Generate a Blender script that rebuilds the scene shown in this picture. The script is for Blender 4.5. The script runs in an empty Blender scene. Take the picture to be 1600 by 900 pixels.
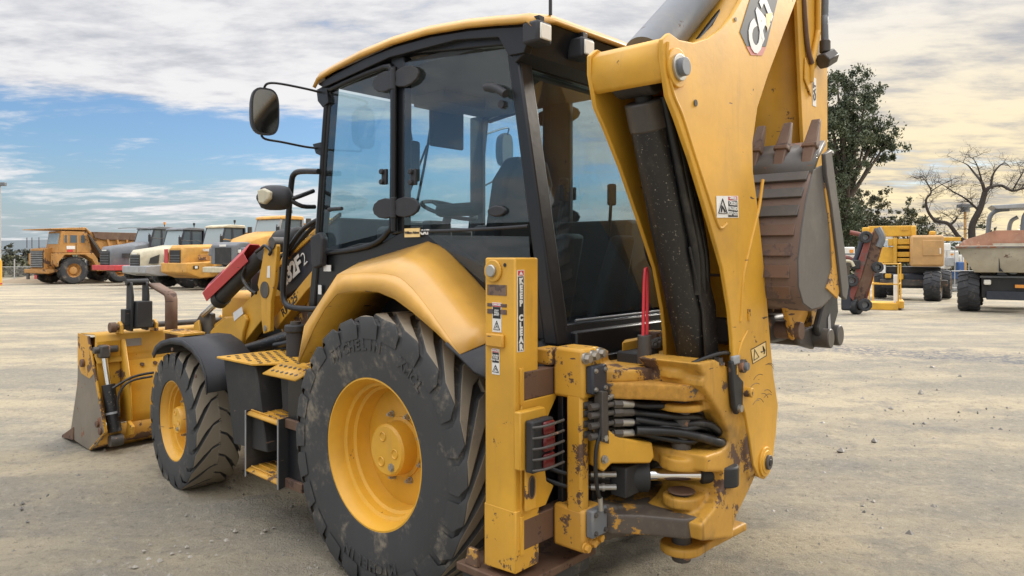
import bpy, bmesh, math, random
from mathutils import Vector, Matrix, noise
random.seed(7)
C = bpy.context.scene.collection
sc = bpy.context.scene
rad = math.radians
PI = math.pi

# ------------------------------------------------------------------ camera
cam = bpy.data.cameras.new('camera'); co = bpy.data.objects.new('camera', cam); C.objects.link(co)
co.location = (0, 0, 1.67); co.rotation_euler = (rad(90), 0, 0)
cam.sensor_width = 36; cam.lens = 25.2; cam.shift_y = -53/1600
cam.clip_start = .05; cam.clip_end = 20000
sc.camera = co
sc.view_settings.view_transform = 'Standard'; sc.view_settings.look = 'None'
sc.view_settings.gamma = 1; sc.view_settings.exposure = .86

# ------------------------------------------------------------------ sky and sun
SUN_AZ, SUN_EL = 52, 27          # clockwise from the view direction (+Y)
w = bpy.data.worlds.new('World'); sc.world = w; w.use_nodes = True
nt = w.node_tree; nt.nodes.clear()
def nd(t, **k):
    n = nt.nodes.new(t)
    for a, b in k.items():
        if a.startswith('i_'): n.inputs[a[2:]].default_value = b
        else: setattr(n, a, b)
    return n
def mth(op, a, b=None, c=None, clamp=False):
    n = nt.nodes.new('ShaderNodeMath'); n.operation = op; n.use_clamp = clamp
    for i, v in enumerate((a, b, c)):
        if v is None: continue
        if isinstance(v, (int, float)): n.inputs[i].default_value = v
        else: nt.links.new(v, n.inputs[i])
    return n.outputs[0]
def mixc(f, a, b, mode='MIX'):
    n = nt.nodes.new('ShaderNodeMix'); n.data_type = 'RGBA'; n.blend_type = mode
    for s, v in ((n.inputs[0], f), (n.inputs[6], a), (n.inputs[7], b)):
        if isinstance(v, (int, float)): s.default_value = v
        elif isinstance(v, tuple): s.default_value = v if len(v) == 4 else v+(1,)
        else: nt.links.new(v, s)
    return n.outputs[2]
def smooth(v, a, b, lo=0., hi=1.):
    n = nt.nodes.new('ShaderNodeMapRange'); n.interpolation_type = 'SMOOTHSTEP'
    nt.links.new(v, n.inputs[0])
    for i, q in enumerate((a, b, lo, hi)): n.inputs[i+1].default_value = q
    return n.outputs[0]
sky = nd('ShaderNodeTexSky', sky_type='NISHITA', sun_disc=False, sun_elevation=rad(SUN_EL), sun_rotation=rad(SUN_AZ),
         air_density=1.1, dust_density=1.0, ozone_density=1.5)
tc = nd('ShaderNodeTexCoord')
sp = nd('ShaderNodeSeparateXYZ'); nt.links.new(tc.outputs['Generated'], sp.inputs[0])
zc = mth('ADD', mth('MAXIMUM', sp.outputs[2], 0.), .10)
cb = nd('ShaderNodeCombineXYZ')
nt.links.new(mth('DIVIDE', sp.outputs[0], zc), cb.inputs[0]); nt.links.new(mth('DIVIDE', sp.outputs[1], zc), cb.inputs[1])
def cloudnoise(scale, rot, stretch, loc, detail=9, rough=.58, dist=.0):
    mp = nd('ShaderNodeMapping'); mp.inputs['Rotation'].default_value = (0, 0, rad(rot))
    mp.inputs['Scale'].default_value = (scale, scale*stretch, 1); mp.inputs['Location'].default_value = loc
    nt.links.new(cb.outputs[0], mp.inputs[0])
    n = nd('ShaderNodeTexNoise', noise_dimensions='3D', i_Detail=detail, i_Roughness=rough, i_Distortion=dist)
    n.inputs['Scale'].default_value = 1
    nt.links.new(mp.outputs[0], n.inputs[0]); return n.outputs[0]
big = cloudnoise(.33, 20, 1.6, (3.1, .7, 0), 4, .5, .3)
mid = cloudnoise(1.3, 28, 1.5, (.4, 5.0, 1), 10, .62, .25)
fine = cloudnoise(5.0, 20, 1.8, (7, 2, 3), 8, .6)
el = sp.outputs[2]; ax = sp.outputs[0]
# coverage: broken on the left in a low band, closed overhead and to the right
cov = mth('ADD', mth('MULTIPLY', big, .9), mth('MULTIPLY', mid, .85))
cov = mth('ADD', cov, smooth(el, .10, .27, 0, .36))
cov = mth('ADD', cov, smooth(ax, -.25, .35, -.10, .24))
cov = mth('ADD', cov, smooth(el, .12, .03, 0, .13))
cov = mth('ADD', cov, mth('MULTIPLY', mth('SUBTRACT', fine, .5), .22))
mask = smooth(cov, .84, 1.06)
shade = smooth(mth('ADD', mth('MULTIPLY', mid, .75), mth('MULTIPLY', fine, .35)), .38, .64)
warm = mth('MULTIPLY', smooth(ax, .0, .5), smooth(el, .42, .04))
lit = mixc(warm, (5.0, 4.95, 5.0), (6.0, 5.0, 3.1))
dark = mixc(warm, (3.0, 3.1, 3.4), (2.3, 2.25, 2.35))
cl = mixc(shade, dark, lit)
skyc = mixc(1., sky.outputs[0], (.52, .66, .86), 'MULTIPLY')
hz = smooth(el, .13, .0, 0, .75)
skyc = mixc(hz, skyc, mixc(warm, (2.5, 2.95, 3.35), (5.4, 4.5, 2.9)))
allc = mixc(mask, skyc, cl)
gain = smooth(el, .34, .95, 1., 3.8)
vm = nd('ShaderNodeVectorMath', operation='SCALE'); nt.links.new(allc, vm.inputs[0]); nt.links.new(gain, vm.inputs[3])
bg = nd('ShaderNodeBackground', i_Strength=.1); nt.links.new(vm.outputs[0], bg.inputs[0])
wo = nd('ShaderNodeOutputWorld'); nt.links.new(bg.outputs[0], wo.inputs[0])
sl = bpy.data.lights.new('sun', 'SUN'); sl.energy = 1.7; sl.angle = rad(8); sl.color = (1, .93, .82)
so = bpy.data.objects.new('sun', sl); C.objects.link(so)
dv = Vector((math.sin(rad(SUN_AZ))*math.cos(rad(SUN_EL)), math.cos(rad(SUN_AZ))*math.cos(rad(SUN_EL)), math.sin(rad(SUN_EL))))
so.rotation_euler = dv.to_track_quat('Z', 'Y').to_euler(); so.location = dv*50

# ------------------------------------------------------------------ materials
def newmat(name):
    m = bpy.data.materials.new(name); m.use_nodes = True
    return m, m.node_tree, m.node_tree.nodes['Principled BSDF']
class G:
    """small node graph writer"""
    def __init__(s, t): s.t = t; s.co = t.nodes.new('ShaderNodeTexCoord')
    def noise(s, scale, detail=5, rough=.55, stretch=(1, 1, 1), loc=(0, 0, 0), coord='Object', dist=0):
        mp = s.t.nodes.new('ShaderNodeMapping'); mp.inputs['Scale'].default_value = [scale*q for q in stretch]
        mp.inputs['Location'].default_value = loc
        s.t.links.new(s.co.outputs[coord], mp.inputs[0])
        n = s.t.nodes.new('ShaderNodeTexNoise'); n.inputs['Scale'].default_value = 1
        n.inputs['Detail'].default_value = detail; n.inputs['Roughness'].default_value = rough; n.inputs['Distortion'].default_value = dist
        s.t.links.new(mp.outputs[0], n.inputs[0]); return n.outputs[0]
    def ramp(s, v, a, b, lo=0., hi=1.):
        n = s.t.nodes.new('ShaderNodeMapRange'); n.interpolation_type = 'SMOOTHSTEP'; s.t.links.new(v, n.inputs[0])
        for i, q in enumerate((a, b, lo, hi)): n.inputs[i+1].default_value = q
        return n.outputs[0]
    def math(s, op, a, b, clamp=False):
        n = s.t.nodes.new('ShaderNodeMath'); n.operation = op; n.use_clamp = clamp
        for i, v in enumerate((a, b)):
            if isinstance(v, (int, float)): n.inputs[i].default_value = v
            else: s.t.links.new(v, n.inputs[i])
        return n.outputs[0]
    def mix(s, f, a, b):
        n = s.t.nodes.new('ShaderNodeMix'); n.data_type = 'RGBA'
        for k, v in ((0, f), (6, a), (7, b)):
            if isinstance(v, (int, float)): n.inputs[k].default_value = v
            elif isinstance(v, tuple): n.inputs[k].default_value = v[:3]+(1,)
            else: s.t.links.new(v, n.inputs[k])
        return n.outputs[2]
    def bump(s, h, strength, dist, bsdf):
        b = s.t.nodes.new('ShaderNodeBump'); b.inputs['Strength'].default_value = strength; b.inputs['Distance'].default_value = dist
        s.t.links.new(h, b.inputs['Height']); s.t.links.new(b.outputs[0], bsdf.inputs['Normal'])
def paint(name, col, rough=.42, wear=0., wearcol=(.05, .028, .018), dust=.25, dustcol=(.36, .29, .19), wscale=9, var=.12, metal=0, spec=.5):
    m, t, b = newmat(name); g = G(t)
    n1 = g.noise(2.3, 5); n2 = g.noise(34, 4, .6)
    c = g.mix(g.ramp(n1, .3, .7), tuple(q*(1-var) for q in col), tuple(min(1, q*(1+var)) for q in col))
    d = g.math('MULTIPLY', g.ramp(g.noise(3.1, 8, .68, loc=(4, 1, 2)), .48, .75), dust)
    d = g.math('ADD', d, g.math('MULTIPLY', n2, dust*.3))
    c = g.mix(d, c, dustcol)
    # thin vertical streaks of grime
    st = g.math('MULTIPLY', g.ramp(g.noise(16, 4, .6, stretch=(1, 1, .12)), .57, .75), dust*.9)
    c = g.mix(st, c, tuple(q*.5 for q in dustcol))
    r = g.math('ADD', g.math('MULTIPLY', n2, .18), rough-.06)
    if wear > 0:
        a = g.noise(wscale, 9, .72, loc=(1, 7, 3)); z = g.noise(wscale*.22, 2, .5, loc=(2, 2, 9))
        k = g.math('ADD', a, g.math('MULTIPLY', z, .55))
        k = g.ramp(k, .995-wear*.28, 1.02-wear*.28)
        sc_ = g.ramp(g.noise(38, 3, .5, stretch=(.16, .16, 1.1), loc=(3, 3, 3)), .74-wear*.06, .76-wear*.06)
        k = g.math('MAXIMUM', k, sc_)
        wc = g.mix(g.noise(40, 5), wearcol, tuple(min(1, q*3.2) for q in wearcol))
        c = g.mix(k, c, wc); r = g.math('ADD', r, g.math('MULTIPLY', k, .3))
        g.bump(g.math('SUBTRACT', n2, g.math('MULTIPLY', k, 1.5)), .12, .004, b)
    else: g.bump(n2, .05, .003, b)
    t.links.new(c, b.inputs['Base Color']); t.links.new(r, b.inputs['Roughness']); b.inputs['Metallic'].default_value = metal
    b.inputs['Specular IOR Level'].default_value = spec
    return m
M = {}
YEL = (.62, .325, .028)
M['yellow'] = paint('machine_yellow_paint', YEL, .44, .14, dust=.22, var=.15, dustcol=(.30, .20, .09))
M['yellow_worn'] = paint('worn_yellow_paint', (.61, .315, .028), .45, .64, dust=.22)
M['yellow_rusty'] = paint('rusty_yellow_paint', (.58, .29, .03), .55, .72, dust=.30, wearcol=(.06, .035, .022), wscale=6)
M['yellow_clean'] = paint('fender_yellow_paint', (.66, .35, .055), .34, 0, dust=.10)
M['yellow_clean'].node_tree.nodes['Principled BSDF'].inputs['Coat Weight'].default_value = .5
M['yellow_clean'].node_tree.nodes['Principled BSDF'].inputs['Coat Roughness'].default_value = .25
M['rim_yellow'] = paint('rim_yellow_paint', (.68, .36, .03), .40, .04, dust=.12)
M['greasy_yellow'] = paint('greasy_yellow_casting', (.56, .29, .035), .5, .42, dust=.62, dustcol=(.07, .048, .028), wscale=7)
M['black'] = paint('black_paint', (.010, .011, .014), .32, 0, dust=.02, spec=.4)
M['matt_black'] = paint('matt_black_steel', (.016, .017, .019), .6, .12, dust=.08, wearcol=(.08, .05, .035))
M['plastic'] = paint('grey_black_plastic', (.030, .032, .038), .55, 0, dust=.05, spec=.35)
M['navy'] = paint('dark_hood_panel', (.022, .028, .042), .45, 0, dust=.07)
M['rust'] = paint('brown_rusty_steel', (.115, .058, .034), .62, .5, dust=.22, wearcol=(.03, .018, .014))
M['rustgrey'] = paint('rusty_grey_steel', (.12, .112, .105), .6, .6, dust=.3, wearcol=(.10, .04, .02), wscale=5)
M['worn_grey'] = paint('scuffed_bucket_steel', (.21, .18, .145), .52, .4, dust=.3, wearcol=(.12, .055, .03), wscale=4, metal=.3)
M['bucket_grey'] = paint('bucket_grey_paint', (.072, .067, .064), .52, .3, dust=.18, wearcol=(.095, .04, .022), wscale=6)
M['bucket_rust'] = paint('bucket_rusted_paint', (.13, .075, .052), .6, .7, dust=.18, wearcol=(.05, .035, .03), wscale=7)
M['steel'] = paint('zinc_steel', (.42, .41, .38), .35, .1, dust=.2, metal=.8)
M['darksteel'] = paint('oily_dark_steel', (.05, .045, .042), .45, .3, dust=.2, wearcol=(.14, .07, .04))
M['oily_rust'] = paint('oily_worn_casting', (.07, .055, .045), .5, 1.0, dust=.3, wearcol=(.20, .10, .015), wscale=5)
M['red'] = paint('red_paint', (.50, .045, .05), .45, .05, dust=.12)
M['bright_red'] = paint('bright_red_rod', (.62, .03, .045), .4, .1, dust=.05)
M['skip_cream'] = paint('dusty_cream_skip', (.36, .32, .235), .6, .15, dust=.4)
M['cream'] = paint('cream_paint', (.55, .50, .36), .5, .1, dust=.3)
M['white'] = paint('white_paint', (.75, .74, .70), .45, .05, dust=.2)
M['grey'] = paint('grey_paint', (.13, .145, .165), .45, .05, dust=.25)
M['palegrey'] = paint('pale_grey_paint', (.30, .31, .32), .45, .05, dust=.25)
M['far_yellow'] = paint('faded_truck_yellow', (.60, .31, .055), .5, .12, dust=.25, wscale=3)
M['old_yellow'] = paint('old_truck_yellow', (.46, .22, .05), .6, .35, dust=.35, wscale=2)
M['tan'] = paint('tan_yellow_paint', (.50, .29, .11), .5, 0, dust=.2)
M['lift_yellow'] = paint('lift_yellow_paint', (.66, .36, .03), .5, .05, dust=.15)
M['rustred'] = paint('rusty_red_paint', (.20, .045, .035), .6, .5, dust=.2, wscale=4, wearcol=(.07, .045, .04))
M['skip_rust'] = paint('rust_brown_skip', (.24, .10, .05), .7, .4, dust=.35, wearcol=(.30, .19, .09), wscale=2.2)
M['bedbrown'] = paint('rusty_brown_bed', (.13, .07, .045), .7, .3, dust=.3, wscale=2)
M['seat'] = paint('seat_fabric', (.018, .019, .022), .85, 0, dust=.1)
M['interior'] = paint('cab_interior_plastic', (.035, .038, .043), .7, 0, dust=.1)
M['blue'] = paint('blue_paint', (.03, .10, .28), .5, 0, dust=.2)
M['stick_pipe'] = M['yellow']

def rubber(name, dusty, base=(.022, .023, .026), scale=5):
    m, t, b = newmat(name); g = G(t)
    d = g.ramp(g.math('ADD', g.noise(scale, 8, .66), g.math('MULTIPLY', g.noise(scale*7, 4), .3)), .78-dusty*.55, 1.02-dusty*.35)
    c = g.mix(g.noise(3, 4), base, tuple(q*1.9 for q in base))
    c = g.mix(d, c, (.24, .20, .145))
    t.links.new(c, b.inputs['Base Color']); b.inputs['Roughness'].default_value = .72
    g.bump(g.noise(60, 6, .6), .25, .003, b); return m
M['tyre'] = rubber('tyre_rubber', .20, (.030, .030, .030)); M['tread'] = rubber('dusty_tread_rubber', 1.1, (.035, .034, .033), 3.0); M['fartyre'] = rubber('far_tyre_rubber', .25, scale=2)
def chrome():
    m, t, b = newmat('chrome_rod'); b.inputs['Base Color'].default_value = (.8, .8, .8, 1); b.inputs['Metallic'].default_value = 1; b.inputs['Roughness'].default_value = .12; return m
M['chrome'] = chrome()
def oilblack():
    m, t, b = newmat('speckled_black_cylinder'); g = G(t)
    sp_ = g.ramp(g.noise(80, 4, .75), .61, .68); st = g.ramp(g.noise(9, 6, .7, stretch=(1, 1, .25)), .5, .8)
    c = g.mix(g.math('MULTIPLY', st, .35), (.012, .012, .013), (.10, .08, .06)); c = g.mix(sp_, c, (.28, .25, .2))
    t.links.new(c, b.inputs['Base Color']); b.inputs['Roughness'].default_value = .42; return m
M['cyl'] = oilblack()
def hose():
    m, t, b = newmat('hydraulic_hose_rubber'); g = G(t)
    c = g.mix(g.ramp(g.noise(7, 6, .7), .5, .8), (.010, .010, .011), (.085, .075, .06)); t.links.new(c, b.inputs['Base Color'])
    b.inputs['Roughness'].default_value = .42; return m
M['hose'] = hose()
def flat(name, col, rough=.5, emit=0, metal=0):
    m, t, b = newmat(name); g = G(t)
    n = g.noise(25, 5); c = g.mix(n, tuple(q*.88 for q in col), tuple(min(1, q*1.1) for q in col))
    t.links.new(c, b.inputs['Base Color']); b.inputs['Roughness'].default_value = rough; b.inputs['Metallic'].default_value = metal; return m
M['dec_white'] = flat('decal_white', (.72, .71, .68)); M['dec_black'] = flat('decal_black', (.015, .015, .017)); M['dec_red'] = flat('decal_red', (.55, .04, .05))
M['dec_grey'] = flat('decal_dark_grey', (.05, .058, .07), .6); M['dec_yellow'] = flat('decal_cream_yellow', (.80, .58, .25)); M['dec_pink'] = flat('decal_faded_red', (.50, .15, .13))
M['lamp_clear'] = flat('lamp_lens_clear', (.80, .77, .68), .45); M['lamp_red'] = flat('lamp_lens_red', (.13, .012, .014), .25); M['lamp_amber'] = flat('lamp_lens_amber', (.75, .30, .05), .2)
M['mirror'] = flat('mirror_face', (.22, .23, .24), .08, metal=1)
def glass(name, tint, refl=.5, ior=1.5, diffuse_mix=.0):
    m, t, b = newmat(name); t.nodes.remove(b)
    tr = t.nodes.new('ShaderNodeBsdfTransparent'); tr.inputs[0].default_value = tint+(1,)
    gl = t.nodes.new('ShaderNodeBsdfGlossy'); gl.inputs['Roughness'].default_value = .03; gl.inputs[0].default_value = (.9, .95, 1, 1)
    fr = t.nodes.new('ShaderNodeFresnel'); fr.inputs[0].default_value = ior
    mx = t.nodes.new('ShaderNodeMixShader'); ge = t.nodes.new('ShaderNodeNewGeometry'); mu = t.nodes.new('ShaderNodeMath'); mu.operation = 'MULTIPLY_ADD'; mu.inputs[1].default_value = -1; mu.inputs[2].default_value = 1; t.links.new(ge.outputs['Backfacing'], mu.inputs[0])
    m3 = t.nodes.new('ShaderNodeMath'); m3.operation = 'MULTIPLY'; t.links.new(mu.outputs[0], m3.inputs[0]); t.links.new(fr.outputs[0], m3.inputs[1]); t.links.new(m3.outputs[0], mx.inputs[0]); t.links.new(tr.outputs[0], mx.inputs[1]); t.links.new(gl.outputs[0], mx.inputs[2])
    df = t.nodes.new('ShaderNodeBsdfDiffuse'); df.inputs[0].default_value = (.30, .32, .32, 1)
    m2 = t.nodes.new('ShaderNodeMixShader'); m2.inputs[0].default_value = diffuse_mix
    t.links.new(mx.outputs[0], m2.inputs[1]); t.links.new(df.outputs[0], m2.inputs[2])
    t.links.new(m2.outputs[0], t.nodes['Material Output'].inputs[0]); return m
M['glass'] = glass('cab_glass', (.81, .88, .90), ior=1.7, diffuse_mix=.02)
M['rearglass'] = glass('tinted_rear_glass', (.70, .77, .79), ior=1.75, diffuse_mix=.02)
M['darkglass'] = glass('dark_cab_glass', (.45, .5, .55), diffuse_mix=.10)  # diffuse grey stands in for the pale reflection on the quarter panes
M['farglass'] = flat('far_window_glass', (.10, .13, .15), .12)
M['paleglass'] = flat('far_windscreen_glass', (.30, .36, .38), .15)

def ground_mat():
    m, t, b = newmat('compacted_gravel'); g = G(t)
    a = g.noise(.34, 7, .60, stretch=(.55, 2.0, 1)); bb = g.noise(1.6, 8, .68, loc=(5, 3, 1), stretch=(1, 1.25, 1)); c1 = g.noise(19, 8, .74); peb = g.noise(75, 5, .7)
    c = g.mix(g.ramp(a, .36, .64), (.28, .255, .205), (.48, .405, .28))
    c = g.mix(g.math('MULTIPLY', g.ramp(bb, .46, .66), .75), c, (.24, .226, .195))
    c = g.mix(g.math('MULTIPLY', g.ramp(g.noise(.8, 8, .7, loc=(9, 9, 0), stretch=(.9, 1.5, 1)), .52, .70), .65), c, (.52, .43, .29))
    c = g.mix(g.math('MULTIPLY', g.ramp(c1, .53, .68), .55), c, (.52, .46, .355))
    c = g.mix(g.math('MULTIPLY', g.ramp(c1, .47, .35), .55), c, (.16, .148, .122))
    c = g.mix(g.math('MULTIPLY', g.ramp(peb, .62, .70), .65), c, (.12, .115, .11))
    gr = g.noise(260, 3, .6); c = g.mix(g.math('MULTIPLY', g.ramp(gr, .55, .7), .45), c, (.60, .56, .47)); c = g.mix(g.math('MULTIPLY', g.ramp(gr, .45, .3), .45), c, (.14, .13, .115))
    pb2 = g.noise(42, 4, .75, loc=(3, 8, 1)); c = g.mix(g.math('MULTIPLY', g.ramp(pb2, .66, .72), .7), c, (.17, .155, .135))
    # a band of bluish crushed stone across the yard
    geo = t.nodes.new('ShaderNodeSeparateXYZ'); t.links.new(g.co.outputs['Object'], geo.inputs[0])
    yy = g.math('ADD', geo.outputs[1], g.math('MULTIPLY', geo.outputs[0], .62)); yy = g.math('ADD', yy, g.math('MULTIPLY', g.noise(.9, 4), 1.6))
    band = g.math('MULTIPLY', g.ramp(yy, 16.6, 17.4), g.ramp(yy, 19.3, 18.3)); band = g.math('MULTIPLY', band, g.ramp(geo.outputs[0], 1.5, 4))
    band = g.math('MULTIPLY', band, g.ramp(g.noise(9, 5, .7), .42, .56))
    c = g.mix(g.math('MULTIPLY', band, .75), c, (.12, .13, .155))
    far = g.ramp(geo.outputs[1], 66, 80)
    c = g.mix(far, c, g.mix(g.noise(.05, 5), (.09, .085, .05), (.17, .15, .10)))
    t.links.new(c, b.inputs['Base Color']); b.inputs['Roughness'].default_value = .93; b.inputs['Specular IOR Level'].default_value = .15
    h = g.math('ADD', g.math('MULTIPLY', c1, .7), g.math('MULTIPLY', peb, .40)); h = g.math('ADD', h, g.math('MULTIPLY', bb, .8)); h = g.math('ADD', h, g.math('MULTIPLY', gr, .10))
    g.bump(h, 1., .05, b); return m
M['ground'] = ground_mat()
def leafmat(name, a, bcol):
    m, t, b = newmat(name); g = G(t)
    c = g.mix(g.ramp(g.noise(.9, 4), .35, .65), a, bcol); t.links.new(c, b.inputs['Base Color']); b.inputs['Roughness'].default_value = .55
    try: b.inputs['Transmission Weight'].default_value = 0
    except Exception: pass
    return m
M['stone'] = leafmat('loose_stone', (.09, .083, .072), (.33, .30, .25))
M['leaf'] = leafmat('eucalypt_leaves', (.045, .062, .032), (.10, .12, .06)); M['leaf2'] = leafmat('olive_leaves', (.05, .06, .028), (.11, .105, .05))
M['bark'] = flat('grey_bark', (.085, .065, .05), .9); M['twig'] = flat('dark_bark', (.045, .035, .03), .9)
M['galv'] = flat('galvanised_steel', (.42, .42, .41), .5); M['hill'] = leafmat('hazy_wooded_hill', (.035, .055, .07), (.07, .095, .105)); M['bush'] = leafmat('scrub_leaves', (.035, .042, .032), (.085, .085, .055))  # aerial blue of distance is mixed into the hill colours
M['dirt'] = flat('brown_earth', (.27, .21, .14), .95)

# ------------------------------------------------------------------ mesh helpers
def link(name, bm, mat, parent=None, sharp=35, bevel=0, seg=2):
    me = bpy.data.meshes.new(name)
    bmesh.ops.recalc_face_normals(bm, faces=bm.faces)
    bm.to_mesh(me); bm.free(); me.materials.append(M[mat] if isinstance(mat, str) else mat)
    if sharp is not None and len(me.polygons):
        me.shade_smooth(); me.set_sharp_from_angle(angle=rad(sharp))
    o = bpy.data.objects.new(name, me); C.objects.link(o); o.parent = parent
    if bevel:
        b = o.modifiers.new('bevel', 'BEVEL'); b.width = bevel; b.segments = seg; b.limit_method = 'ANGLE'; b.angle_limit = rad(40); b.harden_normals = False
    return o
def thing(name, label, cat, loc=(0, 0, 0), rz=0, group=None):
    o = bpy.data.objects.new(name, None); C.objects.link(o); o.location = loc; o.rotation_euler = (0, 0, rz); o.empty_display_size = .2
    o['label'] = label; o['category'] = cat
    if group: o['group'] = group
    return o
def tag(o, label, cat, group=None):
    o['label'] = label; o['category'] = cat
    if group: o['group'] = group
    return o
def box(bm, x0, x1, y0, y1, z0, z1):
    v = [bm.verts.new((x, y, z)) for x in (x0, x1) for y in (y0, y1) for z in (z0, z1)]
    for f in ((0, 1, 3, 2), (4, 6, 7, 5), (0, 4, 5, 1), (2, 3, 7, 6), (0, 2, 6, 4), (1, 5, 7, 3)): bm.faces.new([v[i] for i in f])
def prism(bm, pts, d):
    """extrude a planar polygon of 3D points by vector d"""
    d = Vector(d); a = [bm.verts.new(p) for p in pts]; b = [bm.verts.new(Vector(p)+d) for p in pts]
    n = len(pts); bm.faces.new(a); bm.faces.new(b[::-1])
    for i in range(n): bm.faces.new((a[i], b[i], b[(i+1) % n], a[(i+1) % n]))
def frame(d):
    d = Vector(d).normalized(); up = Vector((0, 0, 1)) if abs(d.z) < .95 else Vector((1, 0, 0))
    a = d.cross(up).normalized(); return a, d.cross(a).normalized()
def cyl(bm, p0, p1, r0, r1=None, seg=20, cap=True):
    r1 = r0 if r1 is None else r1; p0 = Vector(p0); p1 = Vector(p1); a, b = frame(p1-p0)
    A = []; B = []
    for i in range(seg):
        t = 2*PI*i/seg; q = a*math.cos(t)+b*math.sin(t); A.append(bm.verts.new(p0+q*r0)); B.append(bm.verts.new(p1+q*r1))
    for i in range(seg): bm.faces.new((A[i], A[(i+1) % seg], B[(i+1) % seg], B[i]))
    if cap: bm.faces.new(A[::-1]); bm.faces.new(B)
def hexb(bm, p, n, r, h): n = Vector(n).normalized(); cyl(bm, p, Vector(p)+n*h*.35, r*1.35, seg=14); cyl(bm, Vector(p)+n*h*.35, Vector(p)+n*h, r, seg=6)
def spline(pts, n=6):
    P = [Vector(p) for p in pts]; P = [2*P[0]-P[1]]+P+[2*P[-1]-P[-2]]; out = []
    for i in range(1, len(P)-2):
        for k in range(n):
            t = k/n; a, b, c, d = P[i-1:i+3]
            out.append(.5*((2*b)+(c-a)*t+(2*a-5*b+4*c-d)*t*t+(3*b-a-3*c+d)*t**3))
    out.append(P[-2]); return out
def tube(bm, pts, r, seg=10, smooth_n=0, rs=None):
    P = spline(pts, smooth_n) if smooth_n else [Vector(p) for p in pts]
    rings = []; a = None
    for i, p in enumerate(P):
        d = (P[min(i+1, len(P)-1)]-P[max(i-1, 0)]).normalized()
        if a is None: a, _ = frame(d)
        a = (a-d*a.dot(d)).normalized(); b = d.cross(a)
        rr = r if rs is None else rs[0]+(rs[1]-rs[0])*i/(len(P)-1)
        rings.append([bm.verts.new(p+(a*math.cos(2*PI*k/seg)+b*math.sin(2*PI*k/seg))*rr) for k in range(seg)])
    for i in range(len(rings)-1):
        for k in range(seg): bm.faces.new((rings[i][k], rings[i][(k+1) % seg], rings[i+1][(k+1) % seg], rings[i+1][k]))
    bm.faces.new(rings[0][::-1]); bm.faces.new(rings[-1])
def lathe(bm, prof, cx, cy, cz, seg=64, axis='x'):
    """profile of (offset along axis, radius) turned round an axis parallel to x through (cy, cz)"""
    R = []
    for i in range(seg):
        t = 2*PI*i/seg
        R.append([bm.verts.new((cx+o, cy+r*math.cos(t), cz+r*math.sin(t)) if axis == 'x' else (cx+r*math.cos(t), cy+r*math.sin(t), cz+o)) for o, r in prof])
    for i in range(seg):
        for k in range(len(prof)-1): bm.faces.new((R[i][k], R[(i+1) % seg][k], R[(i+1) % seg][k+1], R[i][k+1]))
def strip(bm, A, B, thick=None):
    """sheet between two polylines"""
    a = [bm.verts.new(p) for p in A]; b = [bm.verts.new(p) for p in B]
    for i in range(len(a)-1): bm.faces.new((a[i], a[i+1], b[i+1], b[i]))
def sheet(name, A, B, mat, parent, th=.006, **k):
    bm = bmesh.new(); strip(bm, A, B); o = link(name, bm, mat, parent, **k)
    s = o.modifiers.new('solid', 'SOLIDIFY'); s.thickness = th; s.offset = 0; return o
def bx(name, x0, x1, y0, y1, z0, z1, mat, parent, bevel=.004):
    bm = bmesh.new(); box(bm, x0, x1, y0, y1, z0, z1); return link(name, bm, mat, parent, bevel=bevel)
def pr(name, pts, d, mat, parent, bevel=.004, **k):
    bm = bmesh.new(); prism(bm, pts, d); return link(name, bm, mat, parent, bevel=bevel, **k)
def cy(name, p0, p1, r, mat, parent, r1=None, seg=24, bevel=0):
    bm = bmesh.new(); cyl(bm, p0, p1, r, r1, seg); return link(name, bm, mat, parent, bevel=bevel)
def tb(name, pts, r, mat, parent, seg=10, n=5):
    bm = bmesh.new(); tube(bm, pts, r, seg, n); return link(name, bm, mat, parent, sharp=60)
def text(s, size, mat, parent, at, right, up, bold=0, ext=.0008, name='lettering', align='CENTER', shear=0, space=1, line=1):
    cu = bpy.data.curves.new('t', 'FONT'); cu.body = s; cu.size = size; cu.extrude = ext; cu.offset = bold; cu.align_x = align; cu.align_y = 'CENTER'
    cu.shear = shear; cu.space_character = space; cu.space_line = line; cu.resolution_u = 3
    o = bpy.data.objects.new('t', cu); C.objects.link(o); dg = bpy.context.evaluated_depsgraph_get()
    me = bpy.data.meshes.new_from_object(o.evaluated_get(dg)); bpy.data.objects.remove(o); bpy.data.curves.remove(cu)
    me.name = name; me.materials.clear(); me.materials.append(M[mat])
    r = Vector(right).normalized(); u = Vector(up); u = (u-r*u.dot(r)).normalized(); n = r.cross(u)
    mx = Matrix((r, u, n)).transposed().to_4x4(); mx.translation = Vector(at); me.transform(mx)
    q = bpy.data.objects.new(name, me); C.objects.link(q); q.parent = parent; return q
def arc(cx, cz, r, a0, a1, n, x=None, y=None):
    out = []
    for i in range(n+1):
        t = rad(a0+(a1-a0)*i/n); p, q = cx+r*math.cos(t), cz+r*math.sin(t)
        out.append((x, p, q) if x is not None else (p, y, q))
    return out

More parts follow.
